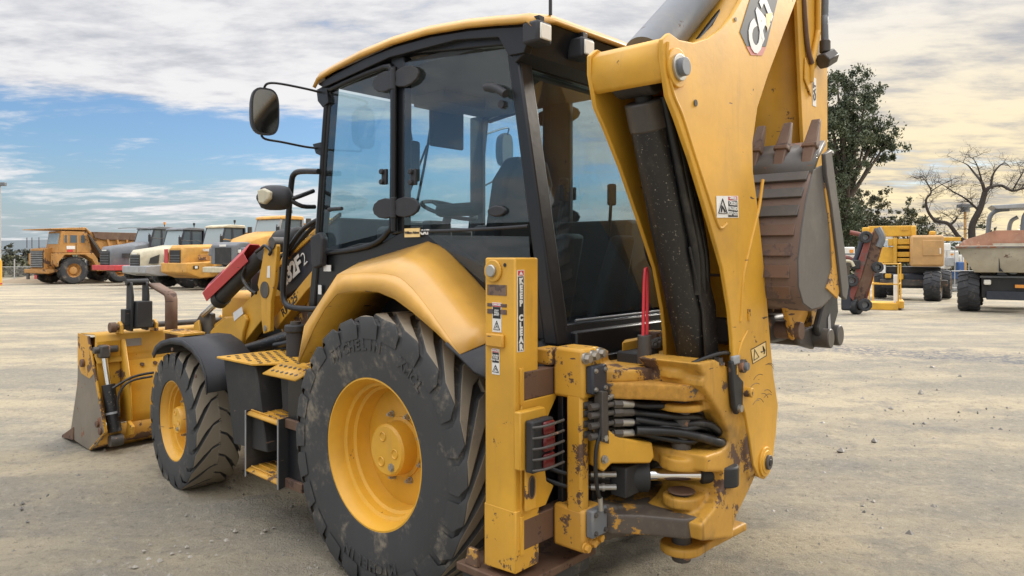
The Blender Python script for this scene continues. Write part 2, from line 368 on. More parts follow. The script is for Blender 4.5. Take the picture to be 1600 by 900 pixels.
# ================================================================== ground, hills
def gz(x, y): return -.0115*(max(y, 3)-3) if y < 70 else -.0115*67
def ground():
    bm = bmesh.new()
    ys = [-8, -2, 1, 3, 5, 8, 12, 18, 26, 36, 50, 62, 70, 90, 130, 250, 600, 1500, 5000]; xs = [-5000, -1200, -300, -90, -50, -30, -16, -8, -3, 3, 8, 16, 30, 50, 90, 300, 1200, 5000]
    g = [[bm.verts.new((x, y, gz(x, y))) for x in xs] for y in ys]
    for i in range(len(ys)-1):
        for k in range(len(xs)-1): bm.faces.new((g[i][k], g[i][k+1], g[i+1][k+1], g[i+1][k]))
    o = link('ground', bm, 'ground', sharp=None); o['kind'] = 'structure'; return o
ground()
def near_relief():
    # rutted gravel close to the camera: real height variation
    bm = bmesh.new(); n = 400; X0, X1, Y0, Y1 = -9., 12., .6, 16.
    g = []
    for j in range(n+1):
        t = j/n; y = Y0+(Y1-Y0)*t**1.6; row = []
        for i in range(n+1):
            x = X0+(X1-X0)*i/n
            e = min(1, min(x-X0, X1-x, Y1-y)/1.5)
            h = .026*noise.noise((x*.55, y*.9, 0))+.014*noise.noise((x*2.2, y*3.2, 3))+.009*noise.noise((x*8, y*8, 5))+.006*noise.noise((x*22, y*22, 7))
            # wheel ruts pressed into the gravel: two curved pairs
            for rr_, cx_, cy2 in ((11.2, 9.5, -2.5), (13.1, 9.5, -2.5), (15.5, -9, 19), (17.4, -9, 19)):
                dd_ = abs(math.hypot(x-cx_, y-cy2)-rr_)
                if dd_ < .3: h -= .016*(1-(dd_/.3)**2)+(.007*math.sin(math.atan2(y-cy2, x-cx_)*rr_*34) if dd_ < .2 else 0)
                elif dd_ < .42: h += .008
            row.append(bm.verts.new((x, y, gz(x, y)+.004+max(0, e)*(h+.012)-(.03 if e <= 0 else 0))))
        g.append(row)
    for j in range(n):
        for i in range(n): bm.faces.new((g[j][i], g[j][i+1], g[j+1][i+1], g[j+1][i]))
    o = link('yard_surface', bm, 'ground', sharp=None); o['kind'] = 'structure'
    for p in o.data.polygons: p.use_smooth = True
near_relief()
def stones():
    bm = bmesh.new()
    for i in range(8000):
        y = .9+13*random.random()**1.7; x = random.uniform(-.85, .9)*(y+1)
        if random.random() < .25: x = -random.uniform(.55, .8)*y; y = random.uniform(1.8, 4.5)
        s = random.choice((.003, .004, .005, .006, .007, .009, .012, .018)) if random.random() < .97 else random.uniform(.018, .032)*(1 if y < 6 else 1.5); z = gz(x, y)+.012+.022*noise.noise((x*.55, y*.9, 0))
        c = Vector((x, y, z)); vs = [bm.verts.new(c+Vector((random.uniform(.6, 1.2)*s*a, random.uniform(.6, 1.2)*s*b, random.uniform(.4, .9)*s*d))) for a, b, d in ((1, 0, 0), (-1, 0, 0), (0, 1, 0), (0, -1, 0), (0, 0, 1), (0, 0, -1))]
        for a, b, d in ((0, 2, 4), (2, 1, 4), (1, 3, 4), (3, 0, 4), (2, 0, 5), (1, 2, 5), (3, 1, 5), (0, 3, 5)): bm.faces.new((vs[a], vs[b], vs[d]))
    o = link('loose_gravel', bm, 'stone', sharp=None); o['kind'] = 'stuff'; tag(o, 'small loose stones scattered over the beige gravel yard', 'gravel')
stones()

# ================================================================== the backhoe loader
def grp(name, parent):
    o = bpy.data.objects.new(name, None); C.objects.link(o); o.empty_display_size = .1; o.parent = parent; return o
HEAD = rad(48.24)
T = thing('backhoe_loader', 'large yellow backhoe loader in the foreground with black cab and folded digging arm', 'backhoe loader', (.064, 4.449, 0), HEAD)

def tyre(name, par, cx, cyy, cz, R, Wd, rimr, n, lug, side, tread='tread', skew=27, lw=.56, cwf=1.1):
    """side -1: outer face towards -x"""
    h = Wd/2
    prof = [(-h*.80, rimr), (-h*.93, rimr+.012), (-h*1.0, rimr+(R-rimr)*.40), (-h*.985, rimr+(R-rimr)*.62), (-h*.93, R-lug*2.1), (-h*.80, R-lug*1.15), (-h*.45, R-lug), (0, R-lug*.8),
            (h*.45, R-lug), (h*.80, R-lug*1.15), (h*.93, R-lug*2.1), (h, rimr+(R-rimr)*.5), (h*.93, rimr+.012), (h*.80, rimr)]
    bm = bmesh.new(); lathe(bm, prof, cx, cyy, cz, 96)
    # raised bead rings on the outer sidewall
    for rr in (.12, .30): 
        q = rimr+(R-rimr)*rr; o = -h*(.955 if rr < .2 else .992)
        pf = [(side*-1*(o)+0, 0)]
    ty = link(name, bm, 'tyre', par, sharp=30)
    bm = bmesh.new()
    for s in (-1, 1):
        for i in range(n):
            t0 = 2*PI*(i+(.5 if s > 0 else 0))/n; rows = []; nf0 = len(bm.faces)
            st = [(1.003, R-lug*4.6, .0, 1.1), (.995, R-lug*1.7, .6, 1.15), (.93, R-lug*.35, 1, 1.12), (.6, R-lug*.05, 1, (1+cwf)/2), (.28, R, 1, cwf), (-.04, R+.002, 1, cwf)]
            for wf, rr, top, wid in st:
                # chevron: the middle of the tread leads the shoulder
                ph = t0-rad(skew)*(1-max(wf, 0)**1.7)*1.0
                hw = PI/n*lw*wid; base = rr-lug*(1.05 if wf < .9 else (.75 if wf < .99 else .35))
                for a, q in ((-hw*1.25, base), (-hw, rr), (hw, rr), (hw*1.25, base)):
                    rows.append(bm.verts.new((cx+s*h*wf, cyy+q*math.cos(ph+a), cz+q*math.sin(ph+a))))
            for k in range(len(st)-1):
                for j in range(3): bm.faces.new((rows[k*4+j], rows[k*4+j+1], rows[k*4+5+j], rows[k*4+4+j]))
            bm.faces.new(rows[:4]); bm.faces.new(rows[-4:][::-1])
            bm.faces.ensure_lookup_table()
            for k in range(7): bm.faces[nf0+k].material_index = 1
            bm.faces[nf0+3*(len(st)-1)].material_index = 1
            for k in range(len(st)-1):
                for j in (0, 2): bm.faces[nf0+k*3+j].material_index = 1
    tr_ = link('tread', bm, tread, par, sharp=25, bevel=.006); tr_.data.materials.append(M['tyre'])
    return ty
def arc_text(s, par, x, cy0, cz0, r, a0, da, size, mat='tyre', bold=.002):
    # raised moulded letters round the outer sidewall (facing -x); angle measured from +z towards -y
    bm = bmesh.new(); 
    for i, ch in enumerate(s):
        a = rad(a0+da*i); up = Vector((0, -math.sin(a), math.cos(a))); rt = Vector((0, -math.cos(a), -math.sin(a)))
        o = text(ch, size, mat, None, Vector((x, cy0, cz0))+up*r, rt, up, bold=bold, ext=.003)
        bm.from_mesh(o.data); me = o.data; bpy.data.objects.remove(o); bpy.data.meshes.remove(me)
    return link('moulded_lettering', bm, mat, par, sharp=None)
def wheel(name, cxo, cyy, cz, R, Wd, rimr, n, lug, side, hubr, facex, steer=0, cwf=1.1):
    """cxo: x of the outer sidewall; side -1 for the machine's left"""
    e = grp(name, T)
    cx = cxo-side*Wd/2
    if steer:
        e.location = (cx, cyy, 0); e.rotation_euler = (0, 0, rad(steer)); cx = 0; cyy = 0; cxo = side*Wd/2
    tyre('tyre', e, cx, cyy, cz, R, Wd, rimr*.97, n, lug, side, cwf=cwf)
    s = side; x = cxo-s*.028
    bm = bmesh.new()
    kd = 1 if not steer else .58
    prof = [(0, rimr*1.02), (s*.008, rimr*1.02), (s*.010, rimr*.975), (-s*.012, rimr*.95), (-s*.03*kd, rimr*.925), (-s*.07*kd, rimr*.905), (-s*.078*kd, rimr*.86), (-s*.115*kd, rimr*.85), (-s*.125*kd, rimr*.81), (-s*.20*kd, rimr*.80), (-s*.21*kd, rimr*.77)]
    lathe(bm, prof, x, cyy, cz, 72); rm = link('rim', bm, 'rim_yellow', e, sharp=50)
    sd = rm.modifiers.new('s', 'SOLIDIFY'); sd.thickness = .004
    bm = bmesh.new(); dx = x-s*.205*kd
    lathe(bm, [(0, rimr*.80), (s*.012, rimr*.72), (s*.022, rimr*.45), (s*.02, .0005)], dx, cyy, cz, 60); link('wheel_disc', bm, 'rim_yellow', e, sharp=40)
    bm = bmesh.new(); fx = facex if not steer else facex
    lathe(bm, [(0, hubr*1.22), (s*.03, hubr*1.2), (s*.035, hubr*1.06), (s*(abs(fx)-.012), hubr*1.02), (s*abs(fx), hubr*.93), (s*abs(fx), .0005)], dx, cyy, cz, 48); hb = link('hub', bm, 'rim_yellow', e, sharp=35)
    # three dimples, a plug and ring of nuts
    bm = bmesh.new()
    for k in range(3):
        t = rad(70+k*115); lathe(bm, [(0, hubr*.2), (s*.004, hubr*.17), (-s*.006, hubr*.12), (-s*.009, .0004)], dx+s*(abs(fx)+.0015), cyy+hubr*.55*math.cos(t), cz+hubr*.55*math.sin(t), 14)
    link('hub_dimples', bm, 'rim_yellow', e, sharp=60)
    hexo = None
    for k in range(8):
        t = 2*PI*k/8+.35; p = (dx+s*.018, cyy+rimr*.46*math.cos(t), cz+rimr*.46*math.sin(t))
        if hexo is None:
            bm = bmesh.new(); hexb(bm, (0, 0, 0), (s, 0, 0), rimr*.034, .03); cyl(bm, (0, 0, 0), (s*.04, 0, 0), rimr*.02, seg=10); hexo = link('wheel_nut', bm, 'steel', e); hexo.location = p
        else:
            q = hexo.copy(); C.objects.link(q); q.location = p; q.parent = e
    bm = bmesh.new(); hexb(bm, (dx+s*abs(fx), cyy-hubr*.35, cz-hubr*.6), (s, 0, 0), hubr*.12, .012); link('hub_plug', bm, 'steel', e)
    return e
rw = wheel('rear_wheel', -1.17, 0, .668, .70, .44, .383, 24, .024, -1, .130, .125)
arc_text('MICHELIN', rw, -1.1705, 0, .668, .545, -32, 5.6, .075)
arc_text('MICHELIN', rw, -1.1705, 0, .668, .545, 160, 5.6, .075)
arc_text('XMCL', rw, -1.1705, 0, .668, .54, 28, 5.5, .07)
wheel('rear_wheel', 1.17, 0, .668, .70, .44, .383, 24, .024, 1, .130, .125)
fw = wheel('front_wheel', -1.13, 2.39, .455, .50, .34, .292, 19, .022, -1, .095, .105, steer=-5, cwf=1.6)
wheel('front_wheel', 1.13, 2.39, .455, .50, .34, .292, 19, .022, 1, .095, .105, steer=-5, cwf=1.6)

# ---- rear fender
lowr = [(-1.12, .715, 1.05), (-1.12, .64, 1.17), (-1.12, .56, 1.258), (-1.12, .45, 1.375), (-1.12, .341, 1.457), (-1.12, .16, 1.482), (-1.12, -.007, 1.482), (-1.12, -.14, 1.452), (-1.12, -.273, 1.395), (-1.12, -.43, 1.315), (-1.12, -.60, 1.215)]
ridg = [(-1.121, .722, 1.055), (-1.122, .69, 1.17), (-1.122, .655, 1.262), (-1.120, .50, 1.425), (-1.115, .345, 1.558), (-1.11, .15, 1.572), (-1.105, -.035, 1.572), (-1.10, -.15, 1.545), (-1.10, -.245, 1.507), (-1.105, -.42, 1.39), (-1.12, -.605, 1.222)]
uppr = [(-.72, .735, 1.06), (-.72, .75, 1.2), (-.72, .76, 1.35), (-.72, .75, 1.50), (-.72, .72, 1.61), (-.72, .40, 1.68), (-.72, .06, 1.738), (-.72, -.1, 1.70), (-.72, -.27, 1.62), (-.72, -.40, 1.52), (-.72, -.60, 1.32)]
RG = [(-1.121, .722, 1.055), (-1.122, .655, 1.262), (-1.115, .345, 1.558), (-1.105, -.035, 1.572), (-1.10, -.245, 1.507), (-1.12, -.605, 1.222)]
UP = [(-.72, .735, 1.06), (-.72, .745, 1.36), (-.72, .70, 1.615), (-.72, .06, 1.738), (-.72, -.10, 1.70), (-.72, -.60, 1.32)]
UP[3:] = [(-.72, .06, 1.738), (-.72, -.13, 1.665), (-.72, -.60, 1.30)]
RGs = RG[:2]+[tuple(p) for p in [Vector(RG[1]).lerp(Vector(RG[2]), .5)]]+[tuple(p) for p in spline(RG[2:], 5)]
UPs = UP[:2]+[tuple(p) for p in [Vector(UP[1]).lerp(Vector(UP[2]), .5)]]+[tuple(Vector(UP[2]).lerp(Vector(UP[3]), q/5)) for q in range(5)]+[tuple(p) for p in spline(UP[3:], 5)]
ridg = []
for k_ in (0, .45, 1, 1.5, 2, 2.5, 3, 3.5, 4, 4.5, 5):
    a_ = Vector(RG[min(4, int(k_))]); b_ = Vector(RG[min(4, int(k_))+1]); ridg.append(tuple(a_.lerp(b_, k_-min(4, int(k_)))))
for sx in (1, -1):
    f = (lambda P: [(p[0]*sx, p[1], p[2]) for p in P])
    fe = grp('rear_fender', T)
    lowx = []
    for k_ in [0, 2, 3]+[4+i_*.4 for i_ in range(16)]:
        q_ = min(9, int(k_)); lowx.append(tuple(Vector(lowr[q_]).lerp(Vector(lowr[q_+1]), k_-q_)))
    sheet('fender_lip', f(lowx), f(RGs), 'yellow_clean', fe, .006, sharp=40)
    sheet('fender_top', f(RGs), f(UPs), 'yellow_clean', fe, .006, sharp=16)
    inner = [(-.70, p[1], p[2]-.01) for p in lowr]
    sheet('fender_liner', f([(p[0]+.003, p[1], p[2]-.002) for p in lowr]), f(inner), 'yellow', fe, .005, sharp=40)
    side = [(-.70, p[1], p[2]-.02) for p in lowr]; low2 = [(-.70, p[1]*.6, .75) for p in lowr]
    sheet('fender_inner_wall', f(side), f(low2), 'matt_black', fe, .005)
    # grey rubber extension behind the fender
    A = [(-1.135, -.52, 1.262), (-1.13, -.60, 1.215), (-1.13, -.70, 1.155), (-1.12, -.80, 1.125)]; B = [(-.60, -.50, 1.33), (-.58, -.62, 1.30), (-.56, -.78, 1.26), (-.56, -.90, 1.17)]
    sheet('fender_extension', f(A), f(B), 'plastic', fe, .012, sharp=50)

# ---- chassis
bx('chassis', -.42, .42, -.95, 3.2, .42, .95, 'matt_black', T, .01)
bx('rear_housing', -.62, .62, -.88, .35, .62, 1.30, 'black', T, .01)
cy('rear_axle', (-.9, 0, .668), (.9, 0, .668), .14, 'yellow', T)
cy('front_axle', (-.9, 2.39, .47), (.9, 2.39, .47), .10, 'yellow', T)
bx('belly_tank', .45, .95, .6, 1.6, .45, .98, 'matt_black', T)

# ---- cab
CX_ = .72
cab = grp('cab', T)
yF, yB = 1.05, .335
def rx(z): return -.80+(z-1.37)*.19     # rear glass plane, leaning forward
def cabside(s):
    x = -CX_*s
    # lower skin
    pr('lower_panel', [(x, 1.25, 1.05), (x, .62, 1.05), (x, -.55, 1.25), (x, rx(1.27)-.02, 1.27), (x, rx(1.66), 1.60), (x, -.36, 1.60), (x, .0, 1.775), (x, .28, 1.80), (x, .45, 1.745), (x, .70, 1.735), (x, 1.14, 1.66)], (.03*s, 0, 0), 'black', cab, .006)
    # pillars
    pr('front_pillar', [(x-.012*s, 1.285, 1.03), (x-.012*s, 1.20, 1.03), (x-.012*s, 1.115, 1.68), (x-.012*s, .975, 2.77), (x-.012*s, 1.035, 2.80), (x-.012*s, 1.175, 1.68)], (.07*s, 0, 0), 'black', cab, .010)
    pr('centre_pillar', [(x-.004*s, .385, 1.78), (x-.004*s, .27, 1.79), (x-.004*s, .262, 2.80), (x-.004*s, .385, 2.82)], (.06*s, 0, 0), 'black', cab, .010)
    pr('rear_pillar', [(x-.008*s, rx(1.27)-.035, 1.24), (x-.008*s, rx(1.27)+.055, 1.24), (x-.008*s, rx(2.73)+.035, 2.80), (x-.008*s, rx(2.73)-.035, 2.80)], (.10*s, 0, 0), 'black', cab, .012)
    pr('roof_rail', [(x, 1.06, 2.72), (x, .40, 2.80), (x, .2, 2.80), (x, -.60, 2.70), (x, -.60, 2.82), (x, -.2, 2.885), (x, .35, 2.885), (x, 1.06, 2.82)], (.05*s, 0, 0), 'black', cab, .008)
    # panes
    dr = grp('door', T)
    g = pr('door_glass', [(x-.004*s, 1.115, 1.70), (x-.004*s, .40, 1.80), (x-.004*s, .39, 2.74), (x-.004*s, .98, 2.70)], (.005*s, 0, 0), 'glass', dr, 0)
    fr = [(x-.012*s, 1.12, 1.67), (x-.012*s, .70, 1.70), (x-.012*s, .50, 1.74), (x-.012*s, .40, 1.80), (x-.012*s, .36, 1.9), (x-.012*s, .352, 2.62), (x-.012*s, .37, 2.72), (x-.012*s, .43, 2.765), (x-.012*s, .97, 2.715), (x-.012*s, 1.02, 2.66), (x-.012*s, 1.125, 1.72), (x-.012*s, 1.12, 1.67)]
    tb('door_frame', fr, .017, 'black', dr, 8, 3)
    tb('door_handle', [(x-.01*s, .98, 1.95), (x-.05*s, .94, 1.95), (x-.05*s, .80, 1.95)], .012, 'plastic', dr, 8, 2)
    rp = pr('rear_side_glass', [(x-.004*s, .262, 1.835), (x-.004*s, .26, 2.76), (x-.004*s, rx(2.68)+.025, 2.69), (x-.004*s, rx(1.84)+.035, 1.825)], (.005*s, 0, 0), 'glass', cab, 0)
    pr('quarter_glass', [(x-.010*s, .06, 1.775), (x-.010*s, rx(1.77)+.05, 1.755), (x-.010*s, rx(1.6)+.06, 1.45), (x-.010*s, -.36, 1.53)], (.004*s, 0, 0), 'darkglass', cab, 0)
    tb('glass_seal', [(x-.008*s, .255, 1.80), (x-.008*s, -.1, 1.795), (x-.008*s, -.5, 1.80), (x-.008*s, rx(1.8)+.05, 1.805)], .009, 'plastic', cab, 8, 3)
    # hinges
    for z in (2.672, 1.935):
        bm = bmesh.new()
        for dy, ww, hh in ((.085, .115, .060), (-.095, .12, .058)):
            prism(bm, [(x-.03*s, .32+dy-ww, z-hh), (x-.03*s, .32+dy+ww, z-hh*.8), (x-.03*s, .32+dy+ww, z+hh), (x-.03*s, .32+dy-ww, z+hh*.9)] if 0 else
                  [(x-.014*s, .32+dy+ww*math.cos(t), z+hh*math.sin(t)) for t in [rad(a) for a in range(0, 360, 30)]], (-.02*s, 0, 0))
        cyl(bm, (x-.03*s, .325, z-.06), (x-.03*s, .325, z+.06), .020, seg=14)
        link('door_hinge', bm, 'plastic', dr, bevel=.005)
    tb('hinge_post', [(x-.028*s, .325, 1.80), (x-.028*s, .325, 2.2), (x-.028*s, .32, 2.74)], .017, 'black', dr, 10, 2)
    for (yy, zz) in ((.42, 2.12), (.16, 2.10)):
        bm = bmesh.new(); box(bm, x-.01*s, x-.028*s, yy-.022, yy+.022, zz-.045, zz+.045)
        for q in (-.03, .03): cyl(bm, (x-.02*s, yy+.01, zz+q), (x-.045*s, yy+.01, zz+q), .016, seg=12)
        link('glass_clamp', bm, 'plastic', cab if yy < .3 else dr, bevel=.004)
    # window latches
    bm = bmesh.new(); prism(bm, [(x-.006*s, -.47+.062*math.cos(t), 1.885+.028*math.sin(t)) for t in [rad(a) for a in range(0, 360, 30)]], (-.018*s, 0, 0)); link('window_latch', bm, 'plastic', cab, bevel=.006)
    tb('window_lever', [(x-.02*s, -.40, 2.515), (x-.035*s, -.47, 2.50), (x-.04*s, -.55, 2.455)], .022, 'plastic', cab, 8, 3)
    cy('lever_knob', (x-.004*s, -.50, 2.415), (x-.02*s, -.50, 2.415), .020, 'plastic', cab, seg=14)
cabside(1); cabside(-1)
# front and rear faces
pr('windscreen', [(-.68, 1.13, 1.60), (.68, 1.13, 1.60), (.66, 1.0, 2.72), (-.66, 1.0, 2.72)], (0, .006, 0), 'glass', cab, 0)
bx('front_bulkhead', -.69, .69, 1.10, 1.16, 1.05, 1.60, 'black', cab)
zb, zt = 1.345, 2.60
def RP(x, z, o=0): return (x, rx(z)+o, z)
pr('rear_window', [RP(-.64, zb+.02), RP(.64, zb+.02), RP(.64, zt), RP(-.64, zt)], (0, .006, 0), 'rearglass', cab, 0)
for nm, P in (('rear_frame_left', [(-.72, 1.26), (-.645, 1.26), (-.635, 2.72), (-.72, 2.72)]), ('rear_frame_right', [(.72, 1.26), (.645, 1.26), (.635, 2.72), (.72, 2.72)])):
    pr('rear_frame', [RP(a, b, -.018) for a, b in P], (0, .05, 0), 'black', cab, .008)
for nm, z0, z1, o in (('sill', 1.24, 1.335, -.03), ('header', 2.60, 2.78, -.02)):
    pr('rear_'+nm, [RP(-.66, z0, o), RP(.66, z0, o), RP(.66, z1, o), RP(-.66, z1, o)], (0, .06, 0), 'black', cab, .008)
for sx in (-1, 1):
    tb('window_frame_tube', [RP(-.652*sx, 1.30, -.022), RP(-.646*sx, 2.0, -.022), RP(-.64*sx, 2.58, -.022)], .010, 'black', cab, 8, 2)
bm = bmesh.new(); cyl(bm, RP(-.575, zb+.004, -.034), RP(.575, zb+.004, -.034), .006, seg=8); link('window_seal', bm, 'grey', cab)
# roof
def roofz(y): return 2.80+.093*math.sin(PI*min(1, max(0, (1.08-y)/1.75)))**.9
bm = bmesh.new(); rows = []
ysr = [1.08, 1.04, .9, .6, .3, 0, -.3, -.5, -.62, -.70, -.73]
for y in ysr:
    r = []
    for x in (-.775, -.755, -.6, 0, .6, .755, .775):
        e = -.055 if abs(x) > .76 else (-.022 if abs(x) > .75 else 0)
        e += -.035 if y in (1.08, -.73) else 0
        r.append(bm.verts.new((x, y, roofz(y)+.02+e+.02*(1-(x/.78)**2))))
    rows.append(r)
for i in range(len(rows)-1):
    for k in range(6): bm.faces.new((rows[i][k], rows[i][k+1], rows[i+1][k+1], rows[i+1][k]))
rf = link('roof', bm, 'yellow_clean', T, sharp=60); sd = rf.modifiers.new('s', 'SOLIDIFY'); sd.thickness = .022; sd.offset = 1
bm = bmesh.new()
prism(bm, [(-.76, y, roofz(y)-.04) for y in ysr]+[(-.76, -.668, 2.635), (-.76, -.57, 2.64), (-.76, -.50, 2.745), (-.76, -.2, 2.79), (-.76, .35, 2.80), (-.76, 1.02, 2.73)], (.05, 0, 0))
prism(bm, [(.71, y, roofz(y)-.04) for y in ysr]+[(.71, -.668, 2.635), (.71, -.57, 2.64), (.71, -.50, 2.745), (.71, -.2, 2.79), (.71, .35, 2.80), (.71, 1.02, 2.73)], (.05, 0, 0))
link('roof_fascia', bm, 'black', rf, bevel=.004)
pr('rear_visor', [(-.745, -.725, 2.80), (-.745, -.665, 2.64), (-.745, -.60, 2.60), (-.745, -.50, 2.82)], (1.49, 0, 0), 'black', rf, .006)
bx('headliner', -.70, .70, -.55, 1.0, 2.735, 2.775, 'interior', rf)
for px_ in (-.735, -.385, .385, .735):
    wl = grp('work_light', T)
    bx('lamp_body', px_-.055, px_+.055, -.78, -.68, 2.665, 2.77, 'plastic', wl, .014)
    bx('lamp_lens', px_-.040, px_+.040, -.788, -.778, 2.68, 2.755, 'lamp_clear', wl, .006)
    bx('lamp_bracket', px_-.02, px_+.02, -.76, -.68, 2.765, 2.80, 'black', wl, .003)
tb('antenna', [(-.62, -.72, 2.84), (-.62, -.72, 2.93)], .009, 'plastic', rf, 8, 1)
tb('antenna_whip', [(-.62, -.72, 2.93), (-.61, -.74, 3.6)], .0035, 'plastic', rf, 6, 1)
# interior
st = grp('seat', T)
bx('seat_cushion', -.25, .27, .1, .6, 1.62, 1.76, 'seat', st, .05)
bm = bmesh.new(); prism(bm, [(-.24, .13, 1.70), (.26, .13, 1.70), (.25, .06, 2.12), (.16, .03, 2.26), (-.14, .03, 2.26), (-.23, .06, 2.12)], (0, -.12, 0)); link('seat_back', bm, 'seat', st, bevel=.04, seg=4)
bx('armrest', -.36, -.28, .05, .42, 1.90, 1.98, 'seat', st, .03)
bx('armrest', .30, .38, .05, .42, 1.90, 1.98, 'seat', st, .03)
bx('seat_pedestal', -.2, .22, .15, .5, 1.3, 1.63, 'interior', st)
bx('floor', -.66, .66, -.70, 1.08, 1.18, 1.22, 'interior', cab)
bx('dashboard', -.30, .40, .82, 1.08, 1.22, 1.86, 'interior', cab, .03)
bx('side_console', .36, .66, -.55, .80, 1.22, 1.88, 'interior', cab, .03)
bm = bmesh.new(); prism(bm, [(-.12, .66, 1.22), (.12, .66, 1.22), (.10, .74, 1.90), (-.10, .74, 1.90)], (0, .10, 0)); link('steering_column', bm, 'interior', cab, bevel=.02)
sw = bmesh.new(); P = [(0+.19*math.cos(t), .66+.19*math.sin(t)*.93, 1.97+.19*math.sin(t)*.35) for t in [2*PI*i/28 for i in range(29)]]; tube(sw, P, .014, 8)
for a in (90, 210, 330): cyl(sw, (0, .66, 1.955), (.19*math.cos(rad(a)), .66+.177*math.sin(rad(a)), 1.97+.066*math.sin(rad(a))), .011, seg=8)
cyl(sw, (0, .66, 1.965), (0, .69, 1.88), .03, seg=12); link('steering_wheel', sw, 'interior', cab)
tb('wiper', [(-.1, 1.10, 1.80), (-.05, 1.02, 2.1), (.08, .98, 2.45)], .008, 'black', cab, 6, 2)
tb('wiper_blade', [(.06, 1.07, 2.02), (.09, 1.02, 2.3), (.12, .98, 2.6)], .010, 'black', cab, 6, 2)
for q in (-.26, .26):
    tb('control_lever', [(q, -.42, 1.3), (q, -.46, 1.7), (q*.9, -.5, 1.98)], .011, 'interior', cab, 6, 2)
    bx('lever_grip', q*.9-.02, q*.9+.02, -.53, -.48, 1.96, 2.09, 'seat', cab, .012)
    pr('control_pod', [(q-.14, -.36, 1.22), (q+.14, -.36, 1.22), (q+.08, -.52, 1.78), (q-.08, -.52, 1.78)], (0, -.10, 0), 'interior', cab, .03)
im = grp('interior_mirror', T)
bx('mirror_shell', -.30, -.13, .80, .84, 2.16, 2.44, 'plastic', im, .03)
tb('mirror_stay', [(-.215, .80, 2.44), (-.2, .84, 2.54), (-.16, .9, 2.74)], .010, 'plastic', im, 6, 2)
bx('sun_blind', .05, .38, .90, .93, 2.44, 2.74, 'interior', cab, .02)
bx('inner_post', .655, .70, .985, 1.12, 1.3, 2.75, 'interior', cab, .01)
bx('inner_post', .655, .70, .13, .31, 1.3, 2.75, 'interior', cab, .01)
bx('radio_unit', -.2, .2, .5, .8, 2.66, 2.735, 'interior', cab, .01)
# decals on the side
d = bx('sticker', -.737, -.733, .245, .115, 1.765, 1.815, 'dec_yellow', cab, 0); text('William Adams', .020, 'dec_black', cab, (-.7385, .18, 1.79), (0, -1, 0), (0, 0, 1), bold=.0006)
text('CAT', .036, 'dec_white', cab, (-.7345, .075, 1.79), (0, -1, 0), (0, 0, 1), bold=.0025, name='logo')
bx('sticker', -.737, -.733, 1.05, .97, 1.56, 1.60, 'dec_white', cab, 0)
bx('sticker', -.737, -.733, 1.11, 1.075, 1.41, 1.47, 'dec_white', cab, 0)
# front grab tube, mirrors
tb('grab_rail', [(-.8,1.006,2.191),(-.8,1.212,2.207),(-.8,1.296,2.192),(-.8,1.327,2.122),(-.8,1.375,1.828),(-.8,1.422,1.486),(-.8,1.422,1.379),(-.8,1.367,1.326),(-.8,1.212,1.316),(-.8,1.006,1.323)], .019, 'black', T, 10, 3)
mr = grp('rear_view_mirror', T)
bm = bmesh.new(); mc = (-1.1,1.119,2.541)
def rsq(c, hw, hh, y, p=3.2, n=28, rz=0):
    o = []
    for i in range(n):
        t = 2*PI*i/n; cx_, sx_ = math.cos(t), math.sin(t); a = math.copysign(abs(cx_)**(2/p), cx_)*hw; b = math.copysign(abs(sx_)**(2/p), sx_)*hh
        o.append((c[0]+a*math.cos(rz)-y*math.sin(rz), c[1]+a*math.sin(rz)+y*math.cos(rz), c[2]+b))
    return o
def shell(name, c, hw, hh, dep, mat, par, rz=0, p=3.2, face=None, fmat='mirror'):
    bm = bmesh.new(); L_ = [(0, 1.), (dep*.35, .99), (dep*.75, .88), (dep, .6)]
    R_ = [[bm.verts.new(q) for q in rsq(c, hw*k, hh*k, y, p, 28, rz)] for y, k in L_]
    for a in range(len(R_)-1):
        for i in range(28): bm.faces.new((R_[a][i], R_[a][(i+1) % 28], R_[a+1][(i+1) % 28], R_[a+1][i]))
    bm.faces.new(R_[0][::-1]); bm.faces.new(R_[-1]); o = link(name, bm, mat, par, sharp=50, bevel=.003)
    bm = bmesh.new(); v = [bm.verts.new(q) for q in rsq(c, hw*.88, hh*.91, -.002, p, 28, rz)]; bm.faces.new(v); link('mirror_face', bm, fmat, par); return o
shell('mirror_shell', mc, .088, .145, .085, 'plastic', mr, rz=rad(-8))
tb('mirror_stay', [(-1.1,1.142,2.63), (-1.1,1.134,2.688), (-1.09,1.099,2.711), (-1.0,1.106,2.724), (-.83,1.09,2.719), (-.74,1.062,2.706)], .0075, 'black', mr, 8, 4)
tb('mirror_stay', [(-1.1,1.165,2.453), (-1.1,1.173,2.414), (-1.08,1.163,2.38), (-.98,1.14,2.37), (-.83,1.126,2.357), (-.74,1.105,2.353)], .0075, 'black', mr, 8, 4)
pr('mirror_bracket', [(-.75,1.112,2.732),(-.75,1.004,2.748),(-.75,.976,2.631),(-.75,1.04,2.607),(-.75,1.097,2.656)], (.05, 0, 0), 'black', mr)
pr('mirror_bracket', [(-.75,1.156,2.386),(-.75,1.068,2.389),(-.75,1.054,2.297),(-.75,1.119,2.32)], (.04, 0, 0), 'black', mr)
mr2 = grp('rear_view_mirror', T); mc2 = (-mc[0], mc[1], mc[2]); shell('mirror_shell', mc2, .088, .145, .085, 'plastic', mr2, rz=rad(8))
tb('mirror_stay', [(mc2[0], mc2[1], mc2[2]+.13), (mc2[0], mc2[1], mc2[2]+.19), (.74, 1.03, 2.62)], .0075, 'black', mr2, 8, 3); tb('mirror_stay', [(mc2[0], mc2[1], mc2[2]-.13), (mc2[0], mc2[1], mc2[2]-.19), (.74, 1.08, 2.2)], .0075, 'black', mr2, 8, 3)
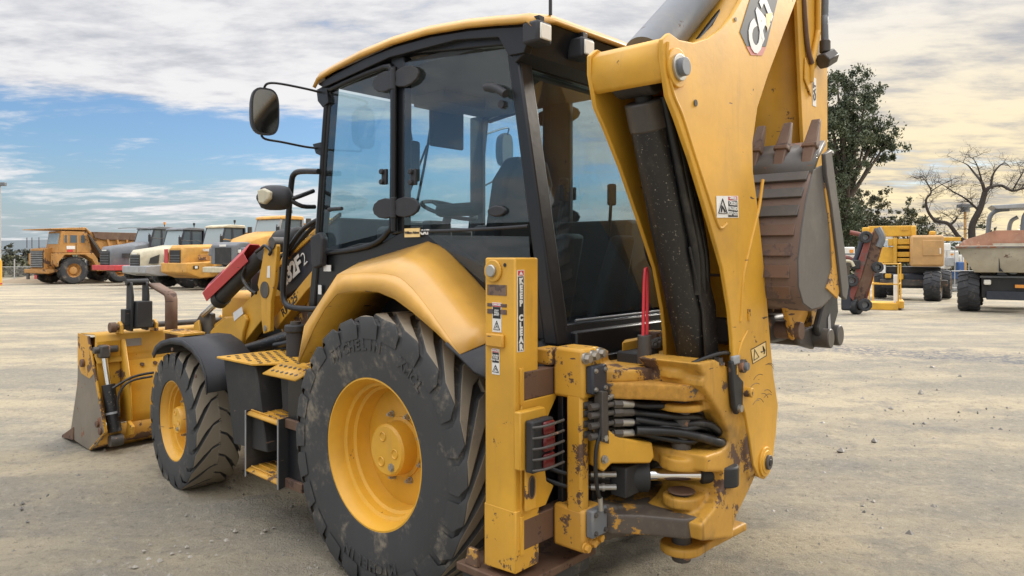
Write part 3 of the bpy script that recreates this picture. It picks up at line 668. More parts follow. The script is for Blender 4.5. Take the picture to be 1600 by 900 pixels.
fl = grp('front_lamp', T)
bm = bmesh.new(); c0 = Vector((-.98,1.216,2.026)); R_ = []
for i in range(9):
    t = -1+2*i/8; k = math.sqrt(max(0, 1-abs(t)**3.2))*.085+.012
    ctr = c0+Vector((-.10, .085, 0)).normalized()*t*.115*-1
    R_.append([bm.verts.new(ctr+Vector((.45*math.cos(q)*k, .75*math.cos(q)*k, .82*math.sin(q)*k))) for q in [2*PI*j/20 for j in range(20)]])
for a in range(8):
    for i in range(20): bm.faces.new((R_[a][i], R_[a][(i+1) % 20], R_[a+1][(i+1) % 20], R_[a+1][i]))
bm.faces.new(R_[0]); bm.faces.new(R_[-1][::-1]); link('lamp_body', bm, 'plastic', fl, sharp=60)
pr('lamp_lens', [(-1.095,1.236,2.068),(-1.095,1.166,2.075),(-1.095,1.091,2.051),(-1.095,1.098,2.005),(-1.095,1.159,1.977),(-1.095,1.22,1.987)], (.03, .0, 0), 'cream', fl, .01)
tb('lamp_stay', [(-.93,1.134,2.012), (-.86,1.115,2.04), (-.76,1.126,2.079)], .014, 'black', fl, 8, 3)
tb('lamp_stay', [(-.93,1.134,2.012), (-.86,1.101,1.974), (-.76,1.111,1.975)], .014, 'black', fl, 8, 3)
pr('door_mirror_arm', [(-.78,1.139,1.782),(-.78,1.037,1.812),(-.78,1.001,1.771),(-.78,1.015,1.597),(-.78,1.095,1.576),(-.78,1.132,1.608)], (.05, 0, 0), 'plastic', T, .012)
def remesh(o, vox, it=3):
    m = o.modifiers.new('remesh', 'REMESH'); m.mode = 'VOXEL'; m.voxel_size = vox; m.use_smooth_shade = True
    q = o.modifiers.new('smooth', 'SMOOTH'); q.iterations = it; q.factor = .6

# ================================================================== rear frame and stabilisers
fr_ = grp('rear_frame', T)
for z0, z1 in ((1.065, 1.183), (.447, .575)):
    bx('frame_rail', -1.145, 1.145, -.985, -.93, z0, z1, 'rust', fr_, .005)
    pr('rail_end', [(-1.150, -.99, z0-.015), (-1.150, -.99, z1+.018), (-1.128, -.99, z1+.018), (-1.128, -.99, z0-.015)], (0, .1, 0), 'yellow', fr_, .003)
bx('frame_plate', -.98, .98, -.93, -.90, .50, 1.12, 'black', fr_)
def stab(s):
    st_ = grp('stabiliser', T); x0 = -1.175*s; x1 = -1.027*s
    a, b = min(x0, x1), max(x0, x1)
    bx('stabiliser_column', a, b, -.98, -.81, .42, 1.655, 'yellow', st_, .007)
    # lower end with cut foot and worn paint
    bm = bmesh.new(); prism(bm, [(x0-.001*s, -.983, .365), (x0-.001*s, -.985, .62), (x0-.001*s, -.806, .62), (x0-.001*s, -.806, .355)], ((x1-x0)+.002*s, 0, 0)); link('stabiliser_leg', bm, 'yellow_worn', st_, bevel=.005)
    # pivot boss at the top of the outer face
    bm = bmesh.new(); c = (x0, -.862, 1.60); cyl(bm, c, (x0-.012*s, c[1], c[2]), .047, seg=28); link('boss', bm, 'yellow', st_, bevel=.004)
    bm = bmesh.new(); cyl(bm, (x0-.01*s, -.862, 1.60), (x0-.026*s, -.862, 1.60), .026, seg=24); link('boss_pin', bm, 'steel', st_, bevel=.004)
    cy('bolt_hole', (x0-.001*s, -.925, 1.625), (x0-.003*s, -.925, 1.625), .008, 'dec_black', st_, seg=10)
    # worn wear-pad windows
    for z, h in ((1.520, .022), (1.457, .007), (1.43, .010)): bx('worn_patch', x0-.0025*s if s > 0 else x0, x0 if s > 0 else x0-.0025*s, -.935, -.825, z-h, z+h, 'bucket_rust', st_, .001)
    bx('wear_pad', min(x0, x0-.016*s), max(x0, x0-.016*s), -.925, -.825, 1.283, 1.338, 'yellow_rusty', st_, .006)
    # foot
    f = grp('stabiliser_foot', T)
    bx('foot_plate', *sorted((-1.20*s, -.66*s)), -1.02, -.66, .30, .335, 'rust', f, .005)
    bx('rubber_pad', *sorted((-1.18*s, -.68*s)), -1.0, -.68, .235, .298, 'tyre', f, .008)
    pr('foot_flange', [(-1.19*s, -.70, .335), (-1.19*s, -.78, .335), (-1.19*s, -.77, .41), (-1.19*s, -.72, .41)], (.02*s, 0, 0), 'yellow_rusty', f, .004)
    return st_
st1 = stab(1); stab(-1)
# decals of the left column
def dpl(name, x, y0, y1, z0, z1, mat, par, n=-.0015): return bx(name, x+n, x, y0, y1, z0, z1, mat, par, 0)
def rear_dec(name, x0, x1, y, z0, z1, mat, par, n=-.0015): return bx(name, x0, x1, y+n, y, z0, z1, mat, par, 0)
ks = grp('warning_strip', T)
rear_dec('decal', -1.163, -1.120, -.9803, 1.268, 1.605, 'dec_white', ks); rear_dec('decal', -1.159, -1.124, -.9819, 1.272, 1.578, 'dec_black', ks, -.0008); rear_dec('decal', -1.159, -1.124, -.9819, 1.582, 1.602, 'dec_red', ks, -.0008)
zz = 1.558
for ch in 'KEEP CLEAR':
    if ch != ' ': text(ch, .034, 'dec_white', ks, (-1.1415, -.9835, zz), (1, 0, 0), (0, 0, 1), bold=.0022)
    zz -= .0302
bm = bmesh.new(); prism(bm, [(-1.153, -.983, 1.585), (-1.130, -.983, 1.585), (-1.1415, -.983, 1.600)], (0, -.0008, 0)); link('warning_triangle', bm, 'dec_white', ks)
def warn(y0, y1, z0, z1, lines, head, T_):
    g_ = grp('warning_label', T_); x = -1.1755
    dpl('decal', x, y0, y1, z0, z1, 'dec_white', g_); h = z1-z0; m = z0+h*.46
    dpl('decal', x-.0016, y0+.003, y1-.003, m, z1-h*.15, 'dec_black', g_, -.0006); dpl('decal', x-.0016, y0+.003, y1-.003, z1-h*.14, z1-.003, 'dec_red', g_, -.0006)
    yc = (y0+y1)/2
    text(head, .0115, 'dec_white', g_, (x-.003, yc, z1-h*.075), (0, -1, 0), (0, 0, 1), bold=.0003)
    text(lines, .0105, 'dec_white', g_, (x-.003, yc, (m+z1-h*.15)/2), (0, -1, 0), (0, 0, 1), bold=.0002, line=.85)
    tr = [(x-.0022, yc-.017, z0+.010), (x-.0022, yc+.017, z0+.010), (x-.0022, yc, m-.010)]
    bm = bmesh.new(); tube(bm, tr+[tr[0]], .0018, 5); link('warning_triangle', bm, 'dec_black', g_)
    bm = bmesh.new(); tube(bm, [(x-.002, yc+.006, z0+.016), (x-.002, yc-.001, z0+.028), (x-.002, yc-.007, z0+.017)], .0016, 5); cyl(bm, (x-.001, yc, z0+.034), (x-.003, yc, z0+.034), .0028, seg=8); link('pictogram', bm, 'dec_black', g_)
warn(-.905, -.855, 1.345, 1.468, 'STAY\nWELL\nAWAY', 'DANGER', T)
warn(-.895, -.852, 1.168, 1.275, 'CRUSH\nZONE\nKeep Clear', 'DANGER', T)
# brackets and tail lamp beside the column
bk = grp('lamp_bracket', T)
pr('bracket_plate', [(-1.145, -.988, 1.065), (-1.145, -.988, .60), (-.985, -.988, .60), (-.93, -.988, .67), (-.98, -.988, .70), (-1.0, -.988, .80), (-1.0, -.988, .93), (-.96, -.988, .99), (-.90, -.988, 1.065)], (0, .02, 0), 'yellow', bk)
pr('slotted_plate', [(-1.150, -1.02, .62), (-1.150, -1.02, .87), (-1.085, -1.02, .87), (-1.085, -1.02, .62)], (0, .015, 0), 'yellow_worn', bk, .006)
bm = bmesh.new(); tube(bm, [(-1.118+.018*math.cos(t), -1.022, .715+.045*math.copysign(abs(math.sin(t))**.6, math.sin(t))) for t in [2*PI*i/20 for i in range(21)]], .0035, 6); link('slot_rim', bm, 'rust', bk)
bm = bmesh.new(); prism(bm, [(-1.118+.015*math.cos(t), -1.0215, .715+.042*math.copysign(abs(math.sin(t))**.6, math.sin(t))) for t in [2*PI*i/20 for i in range(20)]], (0, .0008, 0)); link('slot_opening', bm, 'dec_black', bk)
tl = grp('tail_light', T)
pr('lamp_housing', [(-1.155, -1.03, .80), (-1.155, -1.03, 1.035), (-1.0, -1.03, 1.035), (-.99, -1.03, 1.02), (-.99, -1.03, .80), (-1.02, -1.03, .785)], (0, .035, 0), 'yellow', tl, .006)
bx('lamp_case', -1.13, -.995, -1.075, -1.031, .79, 1.0, 'matt_black', tl, .008)
bx('lamp_lens', -1.075, -1.005, -1.092, -1.076, .80, .862, 'lamp_red', tl, .01)
bx('lamp_lens', -1.075, -1.005, -1.092, -1.076, .868, .93, 'lamp_red', tl, .01)
bx('lamp_lens', -1.075, -1.005, -1.092, -1.076, .936, .992, 'lamp_red', tl, .01)
for i in range(5):
    z = .815+i*.043; tb('guard_bar', [(-1.13, -1.075, z-.01), (-1.118, -1.10, z-.005), (-1.09, -1.118, z), (-1.04, -1.122, z+.003), (-.985, -1.118, z+.004)], .0055, 'darksteel', tl, 8, 3)

for o_ in list(tl.children): o_.location = (-.045, 0, 0)
# ================================================================== slide carriage
ca = grp('slide_carriage', T)
def yp(name, pts, y, d, mat, par=None, bevel=.006):  # polygon (x, z) extruded along y
    return pr(name, [(a, y, b) for a, b in pts], (0, d, 0), mat, par or ca, bevel)
for x0 in (-.975, -.09):
    w_ = .175
    bx('clamp_head', x0+.035, x0+w_, -1.15, -.99, 1.06, 1.272, 'yellow_worn', ca, .014); bx('clamp_hook', x0+.02, x0+.12, -.988, -.90, 1.19, 1.262, 'yellow_worn', ca, .01)
    bx('clamp_bar', x0+.036, x0+.095, -1.14, -1.06, .56, 1.08, 'yellow_worn', ca, .012)
    bx('clamp_foot', x0+.035, x0+w_, -1.15, -.99, .42, .60, 'yellow_rusty', ca, .014)
    for k in range(3):
        bm = bmesh.new(); hexb(bm, (x0+.045+k*.052, -1.15, 1.235+k*.006), (0, -1, 0), .018, .032); link('clamp_bolt', bm, 'steel', ca)
        bm = bmesh.new(); hexb(bm, (x0+.045+k*.048, -1.15, .447+k*.008), (0, -1, -.1), .016, .026); link('clamp_bolt', bm, 'yellow_rusty', ca)
    for z0, z1, mt in ((1.085, 1.203, 'navy'), (.485, .602, 'grey')):
        bx('clamp_cylinder_block', x0+.052, x0+.160, -1.187, -1.15, z0, z1, mt, ca, .008)
        for a in (x0+.072, x0+.142):
            for b in (z0+.02, z1-.02):
                bm = bmesh.new(); hexb(bm, (a, -1.187, b), (0, -1, 0), .008, .010); link('block_bolt', bm, 'steel' if z0 > 1 else 'darksteel', ca)
tb('clamp_hose', [(-.885, -1.20, 1.0), (-.892, -1.205, .94), (-.92, -1.20, .85), (-.915, -1.2, .72), (-.885, -1.2, .64)], .0085, 'hose', ca, 8, 4)
for a, b, r in (((-.878, -1.20, 1.085), (-.882, -1.20, .99), .010), ((-.879, -1.2, 1.055), (-.82, -1.20, 1.06), .009), ((-.882, -1.2, 1.01), (-.886, -1.2, .955), .0125), ((-.888, -1.2, .655), (-.883, -1.2, .60), .011), ((-.83, -1.2, 1.06), (-.80, -1.2, 1.065), .012)):
    cy('pipe_fitting', a, b, r, 'steel', ca, seg=12)
# carriage back plate, upper and lower arms to the king pin
bx('carriage_plate', -.91, .02, -1.02, -.99, .50, 1.20, 'black', ca)
KX, KY = -.53, -1.38
up_ = [(-.82, -1.14), (-.80, -1.10), (-.80, -.96), (-.05, -.96), (-.05, -1.10), (-.16, -1.2), (-.36, -1.38), (-.40, -1.46), (-.47, -1.50), (-.56, -1.50), (-.64, -1.46), (-.72, -1.30), (-.80, -1.2)]
bm = bmesh.new(); prism(bm, [(a, b, 1.050) for a, b in up_], (0, 0, .07)); o_ = link('upper_arm', bm, 'oily_rust', ca, sharp=None); remesh(o_, .009, 2)
bm = bmesh.new(); prism(bm, [(-.82, -.955, 1.115), (-.02, -.955, 1.115), (-.1, -1.10, 1.115), (-.34, -1.27, 1.115), (-.60, -1.285, 1.115), (-.70, -1.25, 1.115), (-.82, -1.14, 1.115)], (0, 0, .055))
prism(bm, [(-.82, -.955, 1.16), (-.50, -.955, 1.16), (-.56, -1.02, 1.16), (-.82, -1.09, 1.16)], (0, 0, .06)); o_ = link('upper_arm_cap', bm, 'greasy_yellow', ca, sharp=None); remesh(o_, .008, 2)
bm = bmesh.new(); prism(bm, [(a, b, .475) for a, b in up_], (0, 0, .085)); prism(bm, [(-.86, -1.10, .42), (-.86, -1.10, .60), (-.60, -1.27, .56), (-.60, -1.27, .45)], (.3, .16, 0)); o_ = link('lower_arm', bm, 'oily_rust', ca, sharp=None); remesh(o_, .009, 2)
# hose bracket with two bolts, left of the swing cylinder
pr('cylinder_bracket', [(-.90, -1.205, .775), (-.90, -1.205, .94), (-.865, -1.21, .945), (-.80, -1.235, .895), (-.68, -1.29, .862), (-.645, -1.305, .855), (-.635, -1.31, .79), (-.655, -1.30, .765), (-.84, -1.225, .79), (-.875, -1.21, .76)], (.05, .11, 0), 'yellow', ca, .008)
for z in (.815, .905):
    bm = bmesh.new(); hexb(bm, (-.878, -1.212, z), (-.2, -1, 0), .013, .016); link('bracket_bolt', bm, 'steel', ca)
# swing cylinders
sw_ = grp('swing_cylinder', T)
A_ = Vector((-.36, -1.50, .692)); D_ = Vector((-.665, .747, 0))
cy('cylinder_barrel', A_+D_*.36, A_+D_*.72, .062, 'cyl', sw_, seg=28, bevel=.004)
cy('cylinder_gland', A_+D_*.34, A_+D_*.42, .075, 'matt_black', sw_, seg=28, bevel=.006)
cy('cylinder_rod', A_+D_*.10, A_+D_*.35, .0275, 'chrome', sw_, seg=28)
bm = bmesh.new(); cyl(bm, A_+Vector((0, 0, -.045)), A_+Vector((0, 0, .045)), .062, seg=28); cyl(bm, A_, A_+D_*.11, .040, seg=20); link('rod_eye', bm, 'matt_black', sw_, bevel=.008)
pv = A_+D_*.46+Vector((-.03, -.065, 0)); bx('port_block', pv.x-.06, pv.x+.045, pv.y-.02, pv.y+.06, .625, .755, 'matt_black', sw_, .006)
for z in (.665, .72):
    p = pv+Vector((-.06, .03, 0)); p.z = z
    for k, (a, b, r) in enumerate(((.0, .05, .013), (.05, .062, .018), (.062, .11, .014))): cy('pipe_fitting', p+D_*a, p+D_*b, r, 'steel', sw_, seg=10)
    tb('cylinder_hose', [p+D_*.11, p+D_*.2, p+D_*.32+Vector((.02, .03, .03))], .012, 'hose', sw_, 8, 3)
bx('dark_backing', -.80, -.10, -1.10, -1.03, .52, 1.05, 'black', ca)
cy('swing_cylinder_far', (-.55, -1.12, .70), (.02, -1.12, .70), .058, 'cyl', ca)

# ---- hydraulic hoses with fittings looping to the king post
hs = grp('hose_bundle', T)
hrows = [(1.035, 0), (1.0, 1), (.957, 2), (.912, 3)]
pr('hose_manifold', [(-.902,-1.22,1.101),(-.86,-1.22,1.095),(-.851,-1.22,.874),(-.902,-1.22,.895)], (.012, .05, 0), 'darksteel', hs, .003)
for z, k in hrows:
    for j, yo in enumerate((0, .045, .085)):
        a = Vector((-.895+.02+j*.01, -1.20+yo, z)); b = a+Vector((.06, -.015, 0)); c = a+Vector((.10, -.03, -.004)); d_ = a+Vector((.155, -.05, -.010))
        cy('hose_fitting', a-Vector((.06, -.02, 0)), a, .015, 'darksteel', hs, seg=10); cy('hose_fitting', a, b, .011, 'darksteel', hs, seg=10)
        cy('hose_fitting', b, c, .018, 'darksteel', hs, seg=6); cy('hose_ferrule', c, d_, .0165, 'steel' if j == 0 and k != 1 else 'darksteel', hs, seg=12)
        zk = z-.02*(k-1.5); far = Vector((-.36+.015*j+.012*k, -1.40-.02*k+yo*.5, .90-.022*k+.02*j))
        tb('hydraulic_hose', [d_, d_+Vector((.06, -.03, -.012)), Vector((-.60+.02*k, -1.37-.015*k+yo, z-.02-.012*k)), Vector((-.47, -1.43-.008*k+yo, z-.055+.006*k)), far, far+Vector((.05, .04, -.05)), far+Vector((.10, .16, -.07))], .014 if j == 0 else .0135, 'hose', hs, 10, 5)
tb('hydraulic_hose', [(-.72, -1.27, .915), (-.60, -1.38, .905), (-.50, -1.46, .875), (-.42, -1.50, .845), (-.34, -1.48, .83), (-.28, -1.42, .82)], .020, 'hose', hs, 12, 5)
tb('hydraulic_hose', [(-.70, -1.25, .955), (-.58, -1.36, .93), (-.47, -1.46, .93), (-.38, -1.48, .885), (-.30, -1.44, .84)], .018, 'hose', hs, 12, 5)

# ================================================================== king post
kp = grp('king_post', T)
def disc(name, z0, z1, r, mat='yellow_worn', x=KX, y=KY):
    bm = bmesh.new(); cyl(bm, (x, y, z0), (x, y, z1), r, seg=40); return link(name, bm, mat, kp, bevel=.010)
def lugm(bm, z0, z1, r, xe, w0=None):
    w0 = w0 or r*.9
    P = [(KX+r*math.cos(t), KY+r*math.sin(t), z0) for t in [rad(90+180*i/16) for i in range(17)]]+[(KX+.08, KY-r, z0), (xe, KY-w0, z0), (xe, KY+w0, z0), (KX+.08, KY+r, z0)]
    prism(bm, P, (0, 0, z1-z0))
bm = bmesh.new()
lugm(bm, 1.140, 1.176, .108, -.30); cyl(bm, (KX, KY, 1.17), (KX, KY, 1.198), .072, seg=40)
lugm(bm, .995, 1.028, .104, -.30, .12); lugm(bm, .742, .795, .095, -.28, .12); lugm(bm, .575, .622, .082, -.28, .12); lugm(bm, .372, .412, .092, -.12, .12)
prof = [(-.661,-1.525,1.221),(-.499,-1.525,1.219),(-.362,-1.525,1.17),(-.297,-1.525,1.088),(-.189,-1.525,.941),(-.096,-1.525,.791),(-.067,-1.525,.634),(-.182,-1.525,.557),(-.284,-1.525,.496),(-.317,-1.525,.457),(-.323,-1.525,.402),(-.616,-1.525,.478),(-.627,-1.525,.545),(-.558,-1.525,.568),(-.505,-1.525,.581),(-.45,-1.525,.611),(-.45,-1.525,.644),(-.426,-1.525,.655),(-.426,-1.525,.721),(-.582,-1.525,.757),(-.582,-1.525,.824),(-.547,-1.525,.822),(-.438,-1.525,.816),(-.362,-1.525,.831),(-.369,-1.525,.883),(-.438,-1.525,.968),(-.535,-1.525,1.055),(-.582,-1.525,1.094),(-.616,-1.525,1.12),(-.616,-1.525,1.147),(-.593,-1.525,1.155)]
prism(bm, [(a, KY-.145, b) for a, _, b in prof], (0, .29, 0))
prism(bm, [(a, KY-.160, b) for a, b in [(-.26, 1.10), (-.17, .95), (-.08, .74), (-.05, .66), (-.18, .64), (-.24, .82)]], (0, .32, 0))
cst = link('post_casting', bm, 'greasy_yellow', kp, sharp=None); remesh(cst, .007, 3)
disc('king_pin', .33, .63, .042, 'darksteel'); disc('king_pin', .79, 1.0, .042, 'darksteel'); disc('pin_cap', .632, .638, .060, 'rust')
disc('king_pin_top', 1.0, 1.215, .040, 'darksteel'); disc('foot_recess', .4115, .4135, .035, 'dec_black', x=-.30)
yp('boom_boss', [( -.04+.075*math.cos(t), .69+.075*math.sin(t)) for t in [2*PI*i/24 for i in range(24)]], KY-.15, .30, 'yellow_worn', kp, .004)
yp('swing_lock_bracket', [(-.40, 1.20), (-.36, 1.21), (-.33, 1.13), (-.28, 1.10), (-.29, .99), (-.34, .96), (-.37, 1.0), (-.39, 1.1)], KY-.175, .025, 'matt_black', kp, .006)
yp('cylinder_lug', [(-.30, 1.12), (-.31, 1.20), (-.27, 1.245), (-.22, 1.245), (-.20, 1.2), (-.21, 1.10)], KY-.165, .03, 'yellow_worn', kp, .008)
cy('bracket_pin', (-.255, KY-.205, 1.05), (-.255, KY-.12, 1.05), .022, 'yellow_worn', kp, bevel=.004); cy('bracket_bolt', (-.335, KY-.19, .99), (-.335, KY-.16, .99), .016, 'steel', kp)
bm = bmesh.new(); hexb(bm, (-.44, KY-.13, 1.19), (0, 0, 1), .02, .03); link('post_bolt', bm, 'darksteel', kp)
tb('grease_hose', [(-.64, -1.49, 1.215), (-.56, -1.50, 1.228), (-.46, -1.52, 1.240), (-.38, -1.53, 1.235), (-.33, -1.54, 1.20)], .009, 'hose', kp, 8, 4)
bx('hose_clip', -.385, -.325, -1.56, -1.535, 1.185, 1.225, 'palegrey', kp, .008)
# red transport lock bar in its steel socket, and valve pieces behind
lk = grp('boom_lock', T); lp = Vector((-.572,-1.22,1.246))
cy('lock_socket', lp-Vector((0, 0, .065)), lp+Vector((0, 0, .062)), .031, 'darksteel', lk, bevel=.003)
b0 = lp+Vector((0, 0, .06)); tb('lock_bar', [b0+Vector((-.020, -.005, 0)), b0+Vector((-.012, -.005, .20)), b0+Vector((-.002, -.005, .285)), b0+Vector((.012, 0, .295)), b0+Vector((.026, 0, .27)), b0+Vector((.022, 0, .0))], .0075, 'bright_red', lk, 8, 4)
pr('valve_block', [(-.538,-1.08,1.26),(-.382,-1.08,1.261),(-.382,-1.08,1.193),(-.538,-1.08,1.2)], (.10, .05, 0), 'yellow', lk)
for k in range(3):
    bm = bmesh.new(); p = Vector((-.387,-1.16,1.237))+Vector((k*.035, .0, .008*k)); hexb(bm, p, (-.3, -1, .2), .014, .03); cyl(bm, p, p+Vector((.01, .06, -.02)), .022, seg=12); link('valve_fitting', bm, 'darksteel', lk)
bx('valve_body', lp.x+.03, lp.x+.22, -1.17, -1.05, 1.13, 1.22, 'matt_black', lk, .01)

# ================================================================== boom
BN, BF = -1.55, -1.20
bo = grp('boom', T)
front = [(-.985,2.40),(-.945,2.27),(-.875,2.19),(-.763,2.044),(-.60,1.80),(-.478,1.607),(-.41,1.42),(-.385,1.30),(-.375,1.17),(-.33,1.08),(-.252,.95),(-.20,.82),(-.165,.70),(-.10,.63),(-.04,.605),(.03,.63),(.065,.70)]
back = [(.10,.80),(.125,.93),(.07,1.08),(.03,1.25),(-.02,1.50),(-.08,1.75),(-.13,1.93),(-.17,2.05),(-.175,2.18),(-.12,2.35),(.0,2.52),(.16,2.72),(.40,3.02),(.72,3.50),(.95,4.0),(.98,4.2),(.90,4.3),(.78,4.28),(.45,3.75),(.10,3.30),(-.20,2.92),(-.30,2.80),(-.39,2.71),(-.50,2.625),(-.62,2.56),(-.74,2.515),(-.86,2.50),(-.935,2.51),(-.985,2.475)]
for nm, y in (('boom_side_plate', BN), ('boom_side_plate', BF-.02)):
    pr(nm, [(a, y, b) for a, b in front+back], (0, .02, 0), 'yellow', bo, .004)
# closing plates round the outside, the bridge at the bend
oc = [p for p in back if p[0] > -.2][:17]
def wrapP(name, pts, mat='yellow', inset=.018):
    sheet(name, [(a, BN+inset, b) for a, b in pts], [(a, BF-inset, b) for a, b in pts], mat, bo, .014, sharp=40)
wrapP('boom_outer_plate', [(a-.012, b) for a, b in back[:17]])
wrapP('boom_inner_plate', [(.70, 4.18), (.45, 3.72), (.10, 3.27), (-.20, 2.89), (-.30, 2.77), (-.39, 2.68), (-.50, 2.60), (-.62, 2.535), (-.74, 2.49), (-.86, 2.475), (-.93, 2.49)])
wrapP('boom_bridge', [(-.93, 2.49), (-.972, 2.46), (-.975, 2.39), (-.955, 2.34), (-.945, 2.325)])
# cast rim and pin bosses on the visible plate
bm = bmesh.new(); rim = [(-.972, 2.47), (-.975, 2.40), (-.935, 2.29), (-.86, 2.21), (-.76, 2.07), (-.65, 1.92), (-.56, 1.80), (-.52, 1.78), (-.47, 1.80)]
tube(bm, [(a+.022, BN-.001, b) for a, b in rim], .007, 8, 4); link('cast_rim', bm, 'yellow', bo)
tb('cast_rib', [(-.06, BN, 2.02), (-.10, BN, 1.90), (-.13, BN, 1.84), (-.22, BN, 1.68), (-.28, BN, 1.56), (-.30, BN, 1.42), (-.31, BN, 1.37)], .008, 'yellow', bo, 8, 4)
tb('cast_rib', [(-.235, BN, 1.32), (-.30, BN, 1.27), (-.345, BN, 1.19), (-.35, BN, 1.14)], .007, 'yellow', bo, 8, 4)
def pin(x, z, r, parts, y=BN, par=bo):
    for nm, rr, h, m_ in parts:
        bm = bmesh.new(); cyl(bm, (x, y+.001, z), (x, y-h, z), rr*r, seg=36); link(nm, bm, m_, par, bevel=.003)
pin(-.885, 2.385, .052, (('pin_boss', 1.45, .012, 'yellow'), ('pin_washer', 1., .024, 'steel'), ('pin_head', .68, .046, 'grey')))
pin(-.04, .69, .040, (('pin_boss', 1.75, .010, 'yellow'), ('pin_boss_ring', 1.35, .015, 'yellow'), ('pin_head', .85, .028, 'darksteel'), ('pin_core', .4, .032, 'black')))
pin(-.30, 1.172, .030, (('pin_washer', 1., .02, 'darksteel'), ('pin_head', .62, .034, 'grey')))
cy('small_hole', (-.73, BN-.002, 2.275), (-.73, BN-.004, 2.275), .014, 'matt_black', bo, seg=14)
cy('weld_button', (-.36, BN-.002, 2.70), (-.36, BN-.004, 2.70), .010, 'darksteel', bo, seg=12)
tb('slot_mark', [(-.225, BN-.002, 1.42), (-.222, BN-.002, 1.37)], .010, 'yellow_worn', bo, 8, 1)
rs_ = random.Random(4)
for k in range(9):
    cx_, cz_ = rs_.uniform(-.16, .02), rs_.uniform(.93, 1.12); r_ = rs_.uniform(.05, .10); a0_ = rs_.uniform(20, 70); n_ = 7
    tb('scuff_mark', [(cx_+r_*math.cos(rad(a0_+12*q)), BN-.0003, cz_+.7*r_*math.sin(rad(a0_+12*q))) for q in range(n_)], .0013, 'darksteel', bo, 4, 1)
# boom cylinder in the open channel
top = Vector((-.822,-1.375,2.275)); bot = Vector((-.406,-1.375,1.235)); dr_ = (bot-top).normalized()
bc = grp('boom_cylinder', T)
cy('cylinder_barrel', top+dr_*.03, bot, .078, 'cyl', bc, seg=36, bevel=.006)
cy('cylinder_head', top-dr_*.02, top+dr_*.10, .082, 'darksteel', bc, seg=36, bevel=.008)
cy('cylinder_rod', top-dr_*.22, top, .036, 'matt_black', bc); bm = bmesh.new(); cyl(bm, (-.885, -1.46, 2.385), (-.885, -1.29, 2.385), .085, seg=28); link('rod_eye', bm, 'matt_black', bc, bevel=.01)
cy('cylinder_base', bot-dr_*.02, bot+dr_*.06, .045, 'darksteel', bc)
# guard plate and pair of hoses beside the cylinder
yp('hose_guard', [(-.62, 1.70), (-.52, 1.71), (-.38, 1.44), (-.34, 1.15), (-.46, 1.15), (-.50, 1.42)], -1.47, .012, 'cyl', bc, .004)
for k, (dx_, r_) in enumerate(((0, .020), (.045, .022), (.09, .018))):
    tb('boom_hose', [(-.82+dx_, -1.46, 2.30), (-.74+dx_, -1.47, 2.08), (-.66+dx_, -1.47, 1.88), (-.58+dx_, -1.47, 1.68), (-.52+dx_, -1.45, 1.5)], r_, 'hose', bc, 10, 4)
tb('looped_hose', [(-.426,-1.19,1.81),(-.483,-1.19,1.773),(-.506,-1.19,1.714),(-.483,-1.19,1.649),(-.426,-1.19,1.59),(-.356,-1.19,1.54),(-.296,-1.19,1.501)], .012, 'hose', T, 10, 4)
for a in (0, .04): cy('guard_bolt', (-.56+a, -1.472, 1.66), (-.56+a, -1.482, 1.66), .008, 'darksteel', bc, seg=8)
# stick cylinder above the boom
sc_ = grp('stick_cylinder', T); a = Vector((-.802,-1.375,2.488)); b = Vector((-.19,-1.375,2.993)); dd = (b-a).normalized()
cy('cylinder_barrel', a-dd*.03, b+dd*1.1, .092, 'grey', sc_, seg=36)
tb('side_pipe', [a+Vector((.14, -.07, -.03)), b+Vector((.14, -.07, -.02)), b+dd*1.0+Vector((.14, -.07, 0))], .016, 'hose', sc_, 8, 2)
tb('side_pipe', [a+Vector((.19, -.05, -.03)), b+Vector((.20, -.05, -.02)), b+dd*1.0+Vector((.19, -.05, 0))], .026, 'black', sc_, 8, 2)
# logo panel on the boom
lg = grp('logo_panel', T)
pr('logo_ground', [(-.179,-1.551,2.875),(-.316,-1.551,2.655),(-.248,-1.551,2.607),(-.026,-1.551,2.653),(.139,-1.551,2.961)], (0, -.001, 0), 'dec_grey', lg, 0)
pr('logo_foot', [(-.248,-1.551,2.605),(-.2,-1.551,2.577),(-.071,-1.551,2.601),(-.026,-1.551,2.65)], (0, -.001, 0), 'dec_pink', lg, 0)
u = Vector((-.056,-1.551,2.715)); v = Vector((.036,-1.551,2.933))
text('CAT', .185, 'dec_white', lg, (-.085, -1.5535, 2.745), (.44, 0, .56), (-.80, 0, .45), bold=.010, name='logo_letters', space=.93)
pr('logo_triangle', [(-.039,-1.554,2.804),(.045,-1.554,2.831),(-.016,-1.554,2.724)], (0, -.001, 0), 'dec_yellow', lg, 0)
wl = grp('warning_label', T)
pr('decal', [(-.547,-1.551,1.914),(-.335,-1.551,1.927),(-.329,-1.551,1.831),(-.541,-1.551,1.823)], (0, -.001, 0), 'dec_white', wl, 0)
pr('decal', [(-.434,-1.552,1.918),(-.345,-1.552,1.924),(-.345,-1.552,1.907),(-.434,-1.552,1.902)], (0, -.0006, 0), 'dec_red', wl, 0)
pr('decal', [(-.434,-1.552,1.899),(-.345,-1.552,1.904),(-.338,-1.552,1.834),(-.434,-1.552,1.83)], (0, -.0006, 0), 'dec_black', wl, 0)
t_ = [(-.527,-1.553,1.843),(-.448,-1.553,1.846),(-.491,-1.553,1.904),(-.527,-1.553,1.843)]; bm = bmesh.new(); tube(bm, t_, .003, 5); link('warning_triangle', bm, 'dec_black', wl)
t_ = [(-.503,-1.553,1.849),(-.497,-1.553,1.874),(-.479,-1.553,1.861),(-.466,-1.553,1.851)]; bm = bmesh.new(); tube(bm, t_, .004, 5); link('pictogram', bm, 'dec_black', wl)
